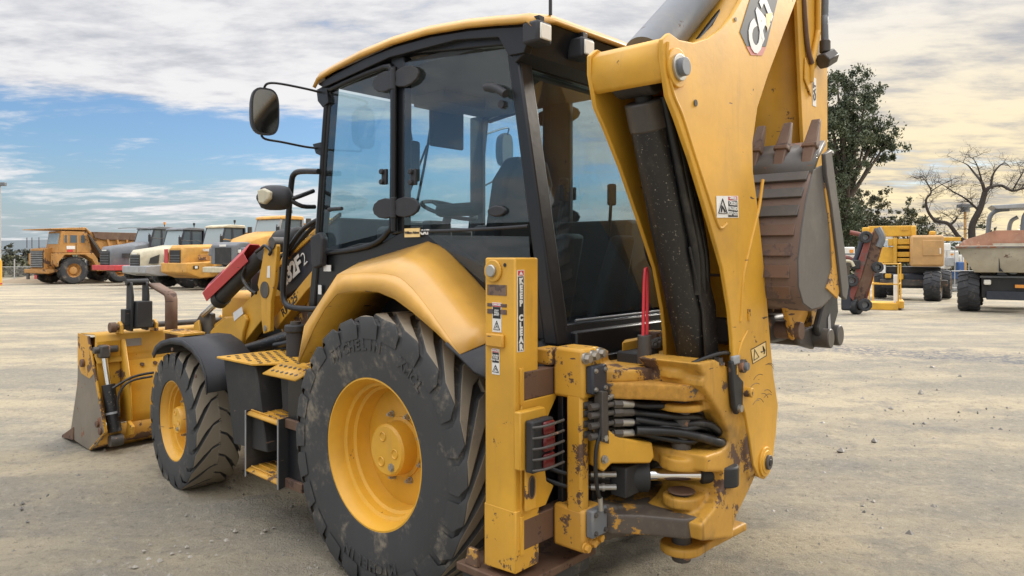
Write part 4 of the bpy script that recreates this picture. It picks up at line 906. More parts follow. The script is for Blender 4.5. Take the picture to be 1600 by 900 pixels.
text('CRUSH\nHAZARD\nKEEP OUT', .022, 'dec_white', wl, (-.391,-1.554,1.868), (1, 0, 0), (0, 0, 1), bold=.0006); text('DANGER', .017, 'dec_white', wl, (-.391,-1.554,1.913), (1, 0, 0), (0, 0, 1), bold=.0005)
wl = grp('warning_label', T)
pr('decal', [(-.2,-1.551,1.235),(-.026,-1.551,1.258),(-.018,-1.551,1.187),(-.179,-1.551,1.166)], (0, -.001, 0), 'dec_black', wl, 0)
pr('decal', [(-.196,-1.552,1.232),(-.036,-1.552,1.253),(-.029,-1.552,1.191),(-.175,-1.552,1.17)], (0, -.0006, 0), 'dec_yellow', wl, 0)
t_ = [(-.171,-1.554,1.183),(-.114,-1.554,1.191),(-.164,-1.554,1.232),(-.171,-1.554,1.183)]; bm = bmesh.new(); tube(bm, t_, .002, 5); link('warning_triangle', bm, 'dec_black', wl)
t_ = [(-.092,-1.554,1.213),(-.062,-1.554,1.213),(-.07,-1.554,1.238),(-.048,-1.554,1.218),(-.055,-1.554,1.2)]; bm = bmesh.new(); tube(bm, t_, .003, 5); link('pictogram', bm, 'dec_black', wl)

# ================================================================== stick and digging bucket
sk = grp('stick', T)
yp('stick_side_plate', [(.40, 4.3), (.508, 3.03), (.61, 2.255), (.63, 1.6), (.66, 1.35), (.80, 1.28), (.994, 1.40), (.994, 4.3)], -1.50, .02, 'yellow', sk, .003)
yp('stick_side_plate', [(.40, 4.3), (.508, 3.03), (.61, 2.255), (.63, 1.6), (.66, 1.35), (.80, 1.28), (.994, 1.40), (.994, 4.3)], -1.12, .02, 'yellow', sk, .003)
sheet('stick_front_plate', [(.47, -1.49, 4.3), (.575, -1.49, 3.03), (.665, -1.49, 2.25), (.68, -1.49, 1.4)], [(.47, -1.11, 4.3), (.575, -1.11, 3.03), (.665, -1.11, 2.25), (.68, -1.11, 1.4)], 'yellow', sk, .014)
bx('stick_back_plate', .972, .990, -1.48, -1.12, 1.4, 4.3, 'yellow', sk)
tb('stick_pipe', [(.80, -1.515, 4.0), (.79, -1.515, 3.0), (.785, -1.515, 2.92), (.73, -1.515, 2.80), (.69, -1.515, 2.72), (.69, -1.51, 2.62)], .016, 'yellow', sk, 10, 4)
tb('stick_hose', [(.885, -1.525, 4.0), (.875, -1.525, 3.1), (.85, -1.53, 3.0), (.845, -1.535, 2.86)], .021, 'grey', sk, 10, 4)
bm = bmesh.new(); cyl(bm, (.845, -1.535, 2.88), (.845, -1.535, 2.81), .030, seg=14); cyl(bm, (.80, -1.535, 2.75), (.90, -1.555, 2.80), .046, seg=6); link('pipe_elbow', bm, 'darksteel', sk, bevel=.006)
pr('stick_lug', [(.70, -1.501, 2.68), (.70, -1.501, 2.54), (.60, -1.501, 2.62), (.61, -1.501, 2.74)], (0, -.01, 0), 'yellow', sk)
tb('rusty_strap', [(.57, -1.505, 3.3), (.60, -1.51, 2.95), (.64, -1.515, 2.78), (.68, -1.52, 2.72)], .014, 'rust', sk, 8, 3)
rear_dec('sticker', .745, .80, -1.5005, 2.50, 2.66, 'dec_white', sk); text('CAT', .05, 'dec_black', sk, (.772, -1.5035, 2.58), (0, 0, 1), (-1, 0, 0), bold=.002)
for z in (2.05, 2.26, 1.86): cy('side_bolt', (.985, -1.505, z), (1.03, -1.505, z), .022, 'darksteel', sk, seg=10, bevel=.003)
# bucket: profile in (x, z)
bu = grp('digging_bucket', T); BY0, BY1 = -1.70, -1.08
shell_ = [(.165, 2.075), (.07, 1.93), (.005, 1.78), (-.035, 1.64), (-.03, 1.52), (.03, 1.44), (.14, 1.405), (.28, 1.41), (.42, 1.45)]
sheet('bucket_shell', [(a, BY0, b) for a, b in shell_], [(a, BY1, b) for a, b in shell_], 'bucket_rust', bu, .014, sharp=30)
sidep = shell_+[(.55, 1.46), (.60, 1.52), (.52, 1.72), (.43, 1.95), (.36, 2.12), (.26, 2.10)]
for y in (BY0-.006, BY1-.006): yp('bucket_side', sidep, y, .014, 'bucket_grey', bu, .004)
yp('side_cutter', [(.27, 2.16), (.36, 2.19), (.45, 1.97), (.56, 1.72), (.635, 1.50), (.60, 1.43), (.53, 1.45), (.46, 1.66), (.37, 1.90), (.29, 2.06)], BY0-.026, .022, 'bucket_grey', bu, .005)
yp('side_cutter_edge', [(.30, 2.02), (.33, 2.03), (.48, 1.70), (.54, 1.50), (.50, 1.44), (.33, 1.50), (.42, 1.60), (.39, 1.78)], BY0-.012, .012, 'yellow_rusty', bu, .003)
# lip plate and stepped wear slats on the back
lp0 = Vector((.165, 0, 2.075)); lp1 = Vector((.315, 0, 2.215))
sheet('lip_plate', [(.155, BY0-.004, 2.055), (.235, BY0-.004, 2.15), (.335, BY0-.004, 2.225)], [(.155, BY1, 2.055), (.235, BY1, 2.15), (.335, BY1, 2.225)], 'bucket_grey', bu, .026, sharp=60)
P = spline([(a, 0, b) for a, b in shell_[:7]], 8)
acc = [0]
for i in range(1, len(P)): acc.append(acc[-1]+(P[i]-P[i-1]).length)
def atl(s):
    for i in range(1, len(P)):
        if acc[i] >= s: return P[i-1].lerp(P[i], (s-acc[i-1])/(acc[i]-acc[i-1]))
    return P[-1]
for i in range(7):
    s0 = .012+i*.098; a = atl(s0); b = atl(s0+.062); n_ = Vector((-(b-a).z, 0, (b-a).x)).normalized(); n_ = n_ if n_.x < 0 else -n_
    q = [a+n_*.004, b+n_*.004, b+n_*.022, a+n_*.010]
    bm = bmesh.new(); sk_ = .02*i
    prism(bm, [(p.x, BY0+.01+sk_*.2, p.z) for p in q], (0, BY1-BY0-.03, 0)); link('wear_slat', bm, 'bucket_grey' if i < 3 else 'bucket_rust', bu, bevel=.004)
for yt in (-1.66, -1.52, -1.38, -1.24, -1.11):
    to = grp('bucket_tooth', T)
    def tq(l, w_, h, t, y=yt):
        # l along the blade from the lip, built in a sloping frame
        d = Vector((.46, 0, .89)).normalized() if 1 else None; n = Vector((-.89, 0, .46)); o = Vector((.245, y, 2.165))
        return o+d*l+n*h+Vector((0, w_, 0))
    def blk(name, L0, L1, w0, w1, h0, h1, mat):
        bm = bmesh.new(); v = [bm.verts.new(tq(l, s*w_, sg*h, 0)) for l, w_, h in ((L0, w0, h0), (L1, w1, h1)) for s in (-1, 1) for sg in (-1, 1)]
        for f in ((0, 1, 3, 2), (4, 6, 7, 5), (0, 4, 5, 1), (2, 3, 7, 6), (0, 2, 6, 4), (1, 5, 7, 3)): bm.faces.new([v[k] for k in f])
        link(name, bm, mat, to, bevel=.006)
    blk('tooth_shank', -.14, .03, .024, .029, .022, .030, 'bucket_rust'); blk('tooth_collar', .02, .045, .036, .035, .038, .036, 'rust'); blk('tooth_tip', .04, .20, .031, .022, .032, .010, 'bucket_rust')
# linkage at the bucket foot
ln = grp('bucket_linkage', T)
for y in (-1.60, -1.42, -1.24):
    yp('bucket_lug', [(.10, 1.42), (.46, 1.44), (.42, 1.38), (.28, 1.27), (.24, 1.24), (.20, 1.25), (.18, 1.29)], y, .03, 'yellow_rusty', ln, .006)
cy('lug_pin', (.235, -1.625, 1.29), (.235, -1.15, 1.29), .045, 'bucket_rust', ln, bevel=.004)
for y in (-1.66, -1.10):
    yp('tipping_link', [(.40, 1.24), (.36, 1.30), (.42, 1.38), (.56, 1.50), (.66, 1.46), (.68, 1.36), (.60, 1.27), (.50, 1.24)], y, .03, 'matt_black', ln, .008)
    yp('tipping_link', [(.22, 1.22), (.20, 1.28), (.44, 1.30), (.50, 1.22), (.42, 1.18)], y+.04, .03, 'darksteel', ln, .01)
pr('sticker', [(.50, -1.662, 1.25), (.50, -1.662, 1.34), (.53, -1.662, 1.36), (.545, -1.662, 1.28)], (0, -.002, 0), 'palegrey', ln, 0)
cy('link_pin', (.44, -1.70, 1.24), (.44, -1.06, 1.24), .05, 'darksteel', ln, bevel=.006); cy('link_pin', (.62, -1.69, 1.24), (.62, -1.08, 1.24), .055, 'darksteel', ln, bevel=.006)
bx('quick_hitch', -.02, .40, -1.50, -1.18, 1.22, 1.36, 'darksteel', ln, .02)
bx('hitch_casting', .56, .80, -1.55, -1.15, 1.24, 1.45, 'yellow_rusty', ln, .03)

# ================================================================== front loader
lb = grp('loader_bucket', T); X0, X1 = -1.17, 1.17
fb = [(4.19, .965), (3.95, .955), (3.545, .20), (3.74, .06), (3.90, -.02), (4.05, -.015), (4.42, .01), (4.22, .52)]
for x in (X0-.01, X1-.01): pr('bucket_end_plate', [(x, a, b) for a, b in fb], (.02, 0, 0), 'worn_grey', lb, .004)
pr('end_plate_top', [(X0-.013, 4.195, .97), (X0-.013, 3.945, .96), (X0-.013, 3.79, .66), (X0-.013, 3.90, .60), (X0-.013, 4.10, .62), (X0-.013, 4.20, .70)], (.003, 0, 0), 'yellow_rusty', lb, 0)
tb('end_plate_edge', [(X0-.004, 3.95, .955), (X0-.004, 3.545, .20), (X0-.004, 3.90, -.01)], .012, 'yellow_worn', lb, 6, 1)
bm = bmesh.new(); cyl(bm, (X0-.012, 4.04, .72), (X0-.04, 4.04, .72), .035, seg=16); link('end_pivot', bm, 'rust', lb, bevel=.004)
bm = bmesh.new()
for p in ((3.63, .19), (3.70, .24)): cyl(bm, (X0-.012, p[0], p[1]), (X0-.03, p[0], p[1]), .028, seg=14)
link('end_bolts', bm, 'rust', lb, bevel=.004)
bc_ = [(4.16, .965), (3.82, .985), (3.80, .965), (3.82, .80), (3.76, .74)]
sheet('bucket_top_beam', [(X0, a, b) for a, b in bc_], [(X1, a, b) for a, b in bc_], 'yellow', lb, .012, sharp=30)
bb = [(3.76, .74), (3.70, .60), (3.66, .46), (3.64, .32), (3.66, .22)]
sheet('bucket_back_curve', [(X0+.22, a, b) for a, b in bb], [(X1-.22, a, b) for a, b in bb], 'yellow', lb, .012, sharp=60)
sheet('bucket_back_lower', [(X0, 3.66, .225), (X0, 3.70, .08), (X0, 3.90, -.01), (X0, 4.40, .0)], [(X1, 3.66, .225), (X1, 3.70, .08), (X1, 3.90, -.01), (X1, 4.40, .0)], 'yellow_rusty', lb, .016, sharp=30)
sheet('bucket_inner', [(X0+.02, 4.10, .93), (X0+.02, 3.95, .6), (X0+.02, 3.86, .25)], [(X1, 4.10, .93), (X1, 3.95, .6), (X1, 3.86, .25)], 'darksteel', lb, .01)
pr('corner_lip', [(X0-.02, 4.30, .0), (X0-.02, 4.62, -.03), (X0-.02, 4.60, .0), (X0-.02, 4.30, .12)], (.12, 0, 0), 'rust', lb, .006)
pr('jaw_strut', [(X0+.20, 3.58, .13), (X0+.20, 3.56, .20), (X0+.20, 3.66, .24), (X0+.20, 3.90, .02)], (.03, 0, 0), 'yellow_worn', lb)
rear_dec('faded_label', -.935, -.80, 3.806, .86, .925, 'palegrey', lb, -.01)
for x in (-.82, -.71):
    cy('grease_nipple', (x, 3.745, .70), (x, 3.71, .70), .016, 'rust', lb, seg=8)
cc = grp('jaw_cylinder', T); a = Vector((-1.118,3.76,.834)); b = Vector((-1.071,3.62,.117)); d_ = (b-a).normalized()
L_ = (b-a).length
cy('cylinder_rod', a, a+d_*L_*.42, .024, 'chrome', cc); cy('cylinder_barrel', a+d_*L_*.38, b-d_*.05, .052, 'cyl', cc, bevel=.004)
cy('cylinder_band', a+d_*L_*.70, a+d_*L_*.725, .057, 'palegrey', cc); cy('cylinder_eye', b+Vector((-.05, 0, -.02)), b+Vector((.05, 0, -.02)), .05, 'darksteel', cc, bevel=.005)
cy('rod_pin', a+Vector((-.08, 0, .02)), a+Vector((.11, 0, .02)), .030, 'darksteel', cc, bevel=.004); bx('rod_eye', a.x-.04, a.x+.04, a.y-.05, a.y+.06, a.z-.05, a.z+.06, 'darksteel', cc, .015)
bx('cylinder_recess', X0+.012, X0+.20, 3.80, 3.815, .22, .94, 'yellow', lb)
sheet('recess_cheek', [(X0+.205, 3.72, .93), (X0+.205, 3.60, .60), (X0+.205, 3.56, .26)], [(X0+.205, 3.86, .93), (X0+.205, 3.86, .60), (X0+.205, 3.80, .2)], 'yellow', lb, .012)
tb('bucket_hose', [(-1.103,3.6,.541),(-1.033,3.6,.58),(-.956,3.6,.613),(-.868,3.6,.629),(-.772,3.6,.634)], .011, 'hose', lb, 8, 4)
tb('bucket_hose', [(-1.06,3.58,.305),(-1.07,3.58,.441),(-1.03,3.58,.544),(-.948,3.58,.592),(-.791,3.58,.605)], .010, 'hose', lb, 8, 4)
# pivot bar along the top, forks bracket and folded fork
pb = grp('fork_carrier', T)
cy('pivot_bar', (-1.06, 3.74, 1.04), (.9, 3.74, 1.04), .026, 'darksteel', pb); cy('bar_collar', (-1.08, 3.74, 1.04), (-1.03, 3.74, 1.04), .045, 'rust', pb, bevel=.005)
for x in (-1.01, -.72, -.30, -.10, .4):
    pr('bar_lug', [(x, 3.68, .985), (x, 3.69, 1.06), (x, 3.74, 1.09), (x, 3.80, 1.06), (x, 3.86, .985)], (.025, 0, 0), 'yellow_worn', pb)
for x in (-.93, -.80): pr('fork_bracket_cheek', [(x, 3.68, 1.0), (x, 3.66, 1.30), (x, 3.69, 1.42), (x, 3.74, 1.455), (x, 3.78, 1.42), (x, 3.80, 1.0)], (.022, 0, 0), 'matt_black', pb, .006)
cy('bracket_roller', (-.95, 3.73, 1.425), (-.77, 3.73, 1.425), .028, 'matt_black', pb); bx('bracket_box', -.90, -.77, 3.62, 3.74, 1.03, 1.26, 'matt_black', pb, .008); bx('bracket_foot', -.97, -.92, 3.70, 3.80, 1.05, 1.19, 'matt_black', pb)
fk = [(3.70, 1.40), (3.52, 1.36), (3.40, 1.335), (3.36, 1.32), (3.345, 1.28), (3.345, .86)]
sheet('folded_fork', [(-.775, a, b) for a, b in fk], [(-.68, a, b) for a, b in fk], 'rust', pb, .028, sharp=3)

la = grp('loader_arm', T)
for s in (1, -1):
    def xm(P): return [(p[0]*s, p[1], p[2]) for p in P]
    pr('arm_lower', xm([(-.55,3.446,.771),(-.55,3.126,.998),(-.55,2.76,1.156),(-.55,2.641,1.137),(-.55,2.494,1.248),(-.55,2.138,1.426),(-.55,1.98,1.359),(-.55,1.98,1.177),(-.55,2.157,1.166),(-.55,2.402,.99),(-.55,2.484,.862),(-.55,2.816,.809)]), (.09*s, 0, 0), 'yellow', la, .006)
    pr('arm_upper', xm([(-.56,1.99,1.177),(-.56,1.574,1.475),(-.56,1.358,1.622),(-.56,1.266,1.57),(-.56,1.533,1.408),(-.56,1.936,1.109)]), (.09*s, 0, 0), 'yellow', la, .006)
    pr('arm_gusset', xm([(-.58,3.085,.949),(-.58,2.888,1.06),(-.58,2.678,1.152),(-.58,2.366,1.201),(-.58,2.336,1.158),(-.58,2.396,1.054),(-.58,2.426,.891),(-.58,2.754,.839)]), (.03*s, 0, 0), 'yellow', la, .01)
    pr('bell_crank', xm([(-.64,1.958,1.731),(-.64,1.913,1.773),(-.64,1.824,1.786),(-.64,1.788,1.725),(-.64,1.815,1.471),(-.64,1.868,1.33),(-.64,1.877,1.106),(-.64,1.977,1.08),(-.64,2.004,1.182),(-.64,2.013,1.362),(-.64,2.06,1.441),(-.64,1.995,1.608)]), (.035*s, 0, 0), 'yellow', la, .006)
    c_ = (-.645,1.949,1.407); cy('crank_boss', (c_[0]*s, c_[1], c_[2]), ((c_[0]+.03)*s, c_[1], c_[2]), .062, 'darksteel', la)
    c_ = (-.65,1.841,1.749); cy('crank_pin', (c_[0]*s, c_[1], c_[2]), ((c_[0]+.12)*s, c_[1], c_[2]), .045, 'darksteel', la)
    c_ = (-.645,1.94,1.125); cy('crank_pin', (c_[0]*s, c_[1], c_[2]), ((c_[0]+.03)*s, c_[1], c_[2]), .022, 'steel', la)
    a = Vector((-.6,3.018,1.16)); b = Vector((-.6,2.746,1.29)); c = Vector((-.6,1.929,1.727))
    ax_ = (c-b).normalized(); pp = lambda v: (v[0]*s, v[1], v[2])
    cy('tilt_cylinder_rod', pp(a), pp(b), .026, 'chrome', la); cy('tilt_cylinder', pp(b), pp(b+(c-b)*.86), .060, 'matt_black', la, bevel=.004); cy('tilt_cylinder_gland', pp(b), pp(b+ax_*.08), .07, 'matt_black', la)
    pr('rod_bracket', xm([(-.58,3.242,.992),(-.58,3.205,1.104),(-.58,3.109,1.181),(-.58,2.945,1.174),(-.58,2.922,.989),(-.58,2.991,.86),(-.58,3.205,.841)]), (.05*s, 0, 0), 'darksteel', la, .01)
    pr('bracket_cheek', xm([(-.62,3.226,.843),(-.62,3.153,1.083),(-.62,3.081,1.115),(-.62,3.034,1.01),(-.62,3.046,.848)]), (.02*s, 0, 0), 'yellow_worn', la, .005)
# the red safety brace clipped over the cylinder
rb = grp('safety_brace', T); n1 = Vector((0, .55, .84)).normalized()
A0 = Vector((-.6,2.835,1.365)); A1 = Vector((-.6,2.171,1.689)); ax_ = (A1-A0).normalized(); nn = Vector((1, 0, 0)).cross(ax_).normalized(); nn = nn if nn.z > 0 else -nn
def rq(p, x, n): q = p+nn*n; return (q.x+x, q.y, q.z)
for s_a, nm in (([(.05, .062), (-.03, .066), (-.03, .058), (.05, .054)], 'brace_top'), ([(-.03, .066), (-.098, -.012), (-.090, -.016), (-.026, .058)], 'brace_face'), ([(-.098, -.012), (-.080, -.085), (-.072, -.085), (-.090, -.014)], 'brace_side'), ([(.05, .062), (.09, -.03), (.082, -.03), (.046, .054)], 'brace_side')):
    bm = bmesh.new(); prism(bm, [rq(A0, a_, b_) for a_, b_ in s_a], A1-A0); link(nm, bm, 'red', rb, bevel=.0015)
def fq(p, u): q = (Vector((-.03, 0, 0))+nn*.066).lerp(Vector((-.098, 0, 0))-nn*.012, u)+Vector((-.002, 0, 0))+nn*.0015; return tuple(p+q)
bm = bmesh.new(); m0 = A0.lerp(A1, .14); m1 = A0.lerp(A1, .42); prism(bm, [fq(m0, .40), fq(m1, .40), fq(m1, .62), fq(m0, .62)], nn*.001); link('brace_slot', bm, 'dec_black', rb)
m0 = A0.lerp(A1, .50); m1 = A0.lerp(A1, .62); bm = bmesh.new(); prism(bm, [fq(m0, .30), fq(m1, .30), fq(m1, .72), fq(m0, .68)], nn*.001); link('brace_sticker', bm, 'dec_yellow', rb)
tb('cylinder_hose', [(-.66,2.042,1.684),(-.66,1.968,1.712),(-.66,1.913,1.731),(-.66,1.833,1.693),(-.66,1.851,1.665)], .012, 'hose', la, 8, 4)
tb('cylinder_hose', [(-.66,2.194,1.583),(-.66,2.243,1.5),(-.66,2.194,1.438),(-.66,2.118,1.397),(-.66,2.042,1.38)], .012, 'hose', la, 8, 4)
tb('front_hose', [(-.5,1.913,1.646),(-.5,1.851,1.713),(-.5,1.695,1.833),(-.5,1.546,1.893),(-.5,1.387,1.933)], .018, 'hose', la, 8, 4); tb('front_hose', [(-.47,1.901,1.656),(-.47,1.778,1.741),(-.47,1.609,1.85),(-.47,1.448,1.905)], .016, 'hose', la, 8, 4)
pr('arm_sticker', [(-.583,2.545,1.201),(-.583,2.4,1.259),(-.583,2.38,1.205),(-.583,2.524,1.136)], (-.001, 0, 0), 'dec_white', la, 0); pr('arm_sticker', [(-.642,1.909,1.581),(-.642,1.873,1.586),(-.642,1.873,1.498),(-.642,1.918,1.497)], (-.001, 0, 0), 'dec_white', la, 0)
t_r = (Vector((-.561,1.597,1.429))-Vector((-.561,1.943,1.18))).normalized()
text('RM125', .085, 'dec_black', la, (-.562,1.747,1.299), t_r, (0, -t_r.z*-1, -t_r.y*1) if 0 else Vector((0, -t_r.z, t_r.y))*(-1 if Vector((0, -t_r.z, t_r.y)).z < 0 else 1), bold=.0015, name='fleet_number')
# hood
hd = grp('hood', T)
hp = [(-.46,2.081,1.587),(-.46,1.953,1.68),(-.46,1.617,1.804),(-.46,1.277,1.931),(-.46,1.277,1.347),(-.46,1.617,1.471),(-.46,2.053,1.303)]
pr('hood_panel', [(p[0], p[1], p[2]) for p in hp], (.92, 0, 0), 'navy', hd, .02)
pr('hood_trim', [(-.475,2.064,1.597),(-.475,1.593,1.822),(-.475,1.255,1.956),(-.475,1.255,1.93),(-.475,1.593,1.794),(-.475,2.037,1.573)], (.02, 0, 0), 'yellow_worn', hd, .003)
pr('hood_lower', [(-.47,2.064,1.274),(-.47,1.601,1.481),(-.47,1.262,1.613),(-.47,1.262,1.348),(-.47,1.601,1.103),(-.47,2.009,1.073)], (.94, 0, 0), 'yellow_worn', hd, .006)
bx('engine_cover', -.44, .44, 1.15, 2.55, 1.0, 1.55, 'matt_black', hd, .03)
bx('radiator_cover', -.42, .42, 2.5, 3.1, .75, 1.35, 'yellow', hd, .05)
t_r = (Vector((-.475,1.651,1.679))-Vector((-.475,2.0,1.481))).normalized(); t_u = Vector((0, -t_r.z, t_r.y)); t_u = t_u if t_u.z > 0 else -t_u
text('432F', .165, 'dec_white', hd, (-.478,1.861,1.537), t_r, t_u, bold=.006, name='model_number', space=.9); text('2', .14, 'dec_white', hd, (-.478,1.688,1.633), t_r, t_u, bold=-.002, name='model_number')
cy('air_cleaner', (-.35,2.242,1.771), (-.35,1.937,1.792), .09, 'matt_black', hd, bevel=.02)
pr('far_arm', [(.2,3.24,1.531),(.2,3.094,1.7),(.2,2.518,2.001),(.2,2.401,1.963),(.2,2.984,1.676),(.2,3.15,1.503)], (.08, 0, 0), 'yellow', hd)
# front mudguard
mg = grp('front_mudguard', T)
gp = [(2.66, .92), (2.60, .985), (2.50, 1.03), (2.35, 1.06), (2.15, 1.065), (2.0, 1.03), (1.87, .96), (1.79, .86), (1.77, .745)]
sheet('mudguard_shell', [(-1.15, a, b) for a, b in gp], [(-.80, a, b+.01) for a, b in gp], 'plastic', mg, .012, sharp=60)
sheet('mudguard_rim', [(-1.155, a, b+.004) for a, b in gp], [(-1.150, 2.24+(a-2.24)*.955, .55+(b-.55)*.93) for a, b in gp], 'plastic', mg, .008, sharp=60)
sheet('mudguard_shell', [(1.15, a, b) for a, b in gp], [(.80, a, b+.01) for a, b in gp], 'plastic', mg, .012, sharp=60)
bx('tread_plate', -1.08, -.92, 2.30, 2.66, 1.075, 1.095, 'yellow_worn', mg, .004); 
bm = bmesh.new()
for i in range(3):
    for k in range(7): cyl(bm, (-1.05+i*.05, 2.34+k*.047, 1.094), (-1.05+i*.05, 2.34+k*.047, 1.099), .012, seg=8)
link('tread_studs', bm, 'yellow_worn', mg)
for p in ((1.93, .84), (2.3, .99)): cy('mudguard_bolt', (-1.158, p[0], p[1]), (-1.164, p[0], p[1]), .013, 'rust', mg, seg=10)
pr('latch_plate', [(-.62,2.524,.972),(-.62,2.472,1.016),(-.62,2.41,.996),(-.62,2.37,.86),(-.62,2.493,.848)], (.02, 0, 0), 'palegrey', mg)
# step deck and ladder
sd_ = grp('step_deck', T)
pr('deck_plate', [(-1.145, 1.66, .985), (-1.145, 1.20, .985), (-1.0, 1.08, .985), (-1.0, .72, .985), (-.60, .72, .985), (-.60, 1.66, .985)], (0, 0, .014), 'yellow', sd_, .003)
sheet('deck_step', [(-1.0, 1.10, .998), (-1.0, .72, .998)], [(-1.13, 1.10, .945), (-1.13, .74, .945)], 'yellow', sd_, .01)
bm = bmesh.new()
for i in range(9):
    for k in range(13):
        x = -1.10+i*.055+(.027 if k % 2 else 0); y = .77+k*.068
        if y > 1.14 or x > -.99: cyl(bm, (x, y, .999), (x, y, 1.0025), .013, seg=8)
link('deck_holes', bm, 'darksteel', sd_)
for i in range(2):
    for k in range(6):
        q = Vector((-1.035-i*.055, .79+k*.052, .985-i*.024)); cy('step_hole', q, q+Vector((-.003, 0, .008)), .011, 'darksteel', sd_, seg=8)
pr('battery_box', [(-1.10, 1.66, .975), (-1.10, 1.24, .975), (-1.10, 1.10, .46), (-1.10, 1.52, .44)], (.5, 0, 0), 'matt_black', sd_, .008)
pr('side_box', [(-1.04, 1.06, .97), (-1.06, .72, .94), (-1.04, .80, .70), (-1.04, 1.03, .72)], (.4, 0, 0), 'matt_black', sd_, .008)
la2 = grp('access_ladder', T)
for y in (1.285, .905): pr('ladder_side', [(-1.14, y, .30 if y > 1 else .285), (-1.14, y, .70), (-.92, y, .72), (-.92, y, .34)], (0, -.006, 0), 'matt_black', la2, .002)
for y in (1.284, .904): tb('ladder_edge', [(-1.142, y, .29), (-1.142, y, .70)], .005, 'palegrey', la2, 6, 1)
for z in (.665, .315):
    T1 = [(-1.14, z+.01), (-1.12, z+.022), (-1.02, z+.03), (-.93, z+.03)]
    sheet('ladder_tread', [(a, 1.285, b) for a, b in T1], [(a, .905, b-.01) for a, b in T1], 'yellow_worn', la2, .012)
    for k in range(4):
        a, b = -1.11+k*.05, z+.035; tb('tread_ridge', [(a, 1.27, b), (a, .92, b-.01)], .005, 'yellow_rusty', la2, 6, 1)
    bx('ladder_bracket', -1.10, -1.06, .72, .90, z-.02, z+.035, 'rust', la2)
bx('ladder_side_panel', -1.08, -.70, .70, .90, .33, .95, 'black', la2)
# fuel filter canister and pipes on the deck
fc = grp('air_filter', T); p = Vector((-.78,1.306,1.031))
cy('canister', (p.x, p.y, .995), (p.x, p.y, 1.16), .060, 'plastic', fc, bevel=.006); cy('canister_lid', (p.x, p.y, 1.155), (p.x, p.y, 1.205), .072, 'plastic', fc, bevel=.01); cy('canister_cap', (p.x, p.y, 1.205), (p.x, p.y, 1.225), .035, 'darksteel', fc)
tb('lift_cylinder', [(-.66,2.233,.931),(-.66,1.95,.999),(-.66,1.685,1.067),(-.66,1.535,1.105)], .048, 'cyl', T, 14, 2)
tb('deck_pipe', [(-.7,1.702,1.024),(-.7,1.534,1.056),(-.7,1.311,1.109),(-.7,1.204,1.142)], .022, 'hose', T, 10, 3)

# ================================================================== background: parked trucks on the left
def bearing(b): return rad(90-b)          # empty heading whose local +x points to that compass bearing
def far_wheel(par, x, y, R, wd, col, n=18, rust=None):
    g_ = grp('wheel', par); s = 1 if y > 0 else -1
    bm = bmesh.new()
    def ly(pr_, cx, cy_, cz, sg):
        rings = []
        for i in range(sg):
            t = 2*PI*i/sg; rings.append([bm.verts.new((cx+r*math.cos(t), cy_+o, cz+r*math.sin(t))) for o, r in pr_])
        for i in range(sg):
            for k in range(len(pr_)-1): bm.faces.new((rings[i][k], rings[(i+1) % sg][k], rings[(i+1) % sg][k+1], rings[i][k+1]))
    ly([(-wd/2*.9, R*.5), (-wd/2, R*.72), (-wd/2*.93, R*.92), (-wd*.38, R*.96), (wd*.38, R*.96), (wd/2*.93, R*.92), (wd/2, R*.72), (wd/2*.9, R*.5)], x, y, R, 36)
    for i in range(n):
        for q in (-1, 1):
            a = 2*PI*(i+(.5 if q > 0 else 0))/n; v = []
            for wf, dr in ((1.01, .94), (.75, 1.0), (0, 1.0)):
                for da in (-.55, .55):
                    t = a+da*PI/n*.9-(1-wf)*.16; v.append((x+R*dr*math.cos(t), y+q*wd/2*wf, R+R*dr*math.sin(t)))
            vv = [bm.verts.new(p) for p in v]; bm.faces.new((vv[0], vv[1], vv[3], vv[2])); bm.faces.new((vv[2], vv[3], vv[5], vv[4]))
            for i0, i1 in ((0, 2), (2, 4), (3, 1), (5, 3)):
                c0 = Vector((x, y, R)); e0 = Vector(v[i0]); e1 = Vector(v[i1])
                f0 = bm.verts.new((x+(e0.x-x)*.93, e0.y, R+(e0.z-R)*.93)); f1 = bm.verts.new((x+(e1.x-x)*.93, e1.y, R+(e1.z-R)*.93)); bm.faces.new((vv[i0], vv[i1], f1, f0))
    link('tyre', bm, 'fartyre', g_, sharp=30)
    bm = bmesh.new(); ly([(s*wd*.46, R*.54), (s*wd*.40, R*.50), (s*wd*.15, R*.44), (s*wd*.12, R*.30), (s*wd*.3, R*.27), (s*wd*.34, R*.16), (s*wd*.34, .001)], x, y, R, 28)
    link('rim', bm, col, g_, sharp=30); return g_
def P2(name, pts, y0, y1, mat, par, bevel=.03):   # (x, z) side profile, extruded across
    return pr(name, [(a, y0, b) for a, b in pts], (0, y1-y0, 0), mat, par, bevel)
RY = -147
def at_px(px, Y): return ((px-800)/1120*Y, Y, gz(0, Y))
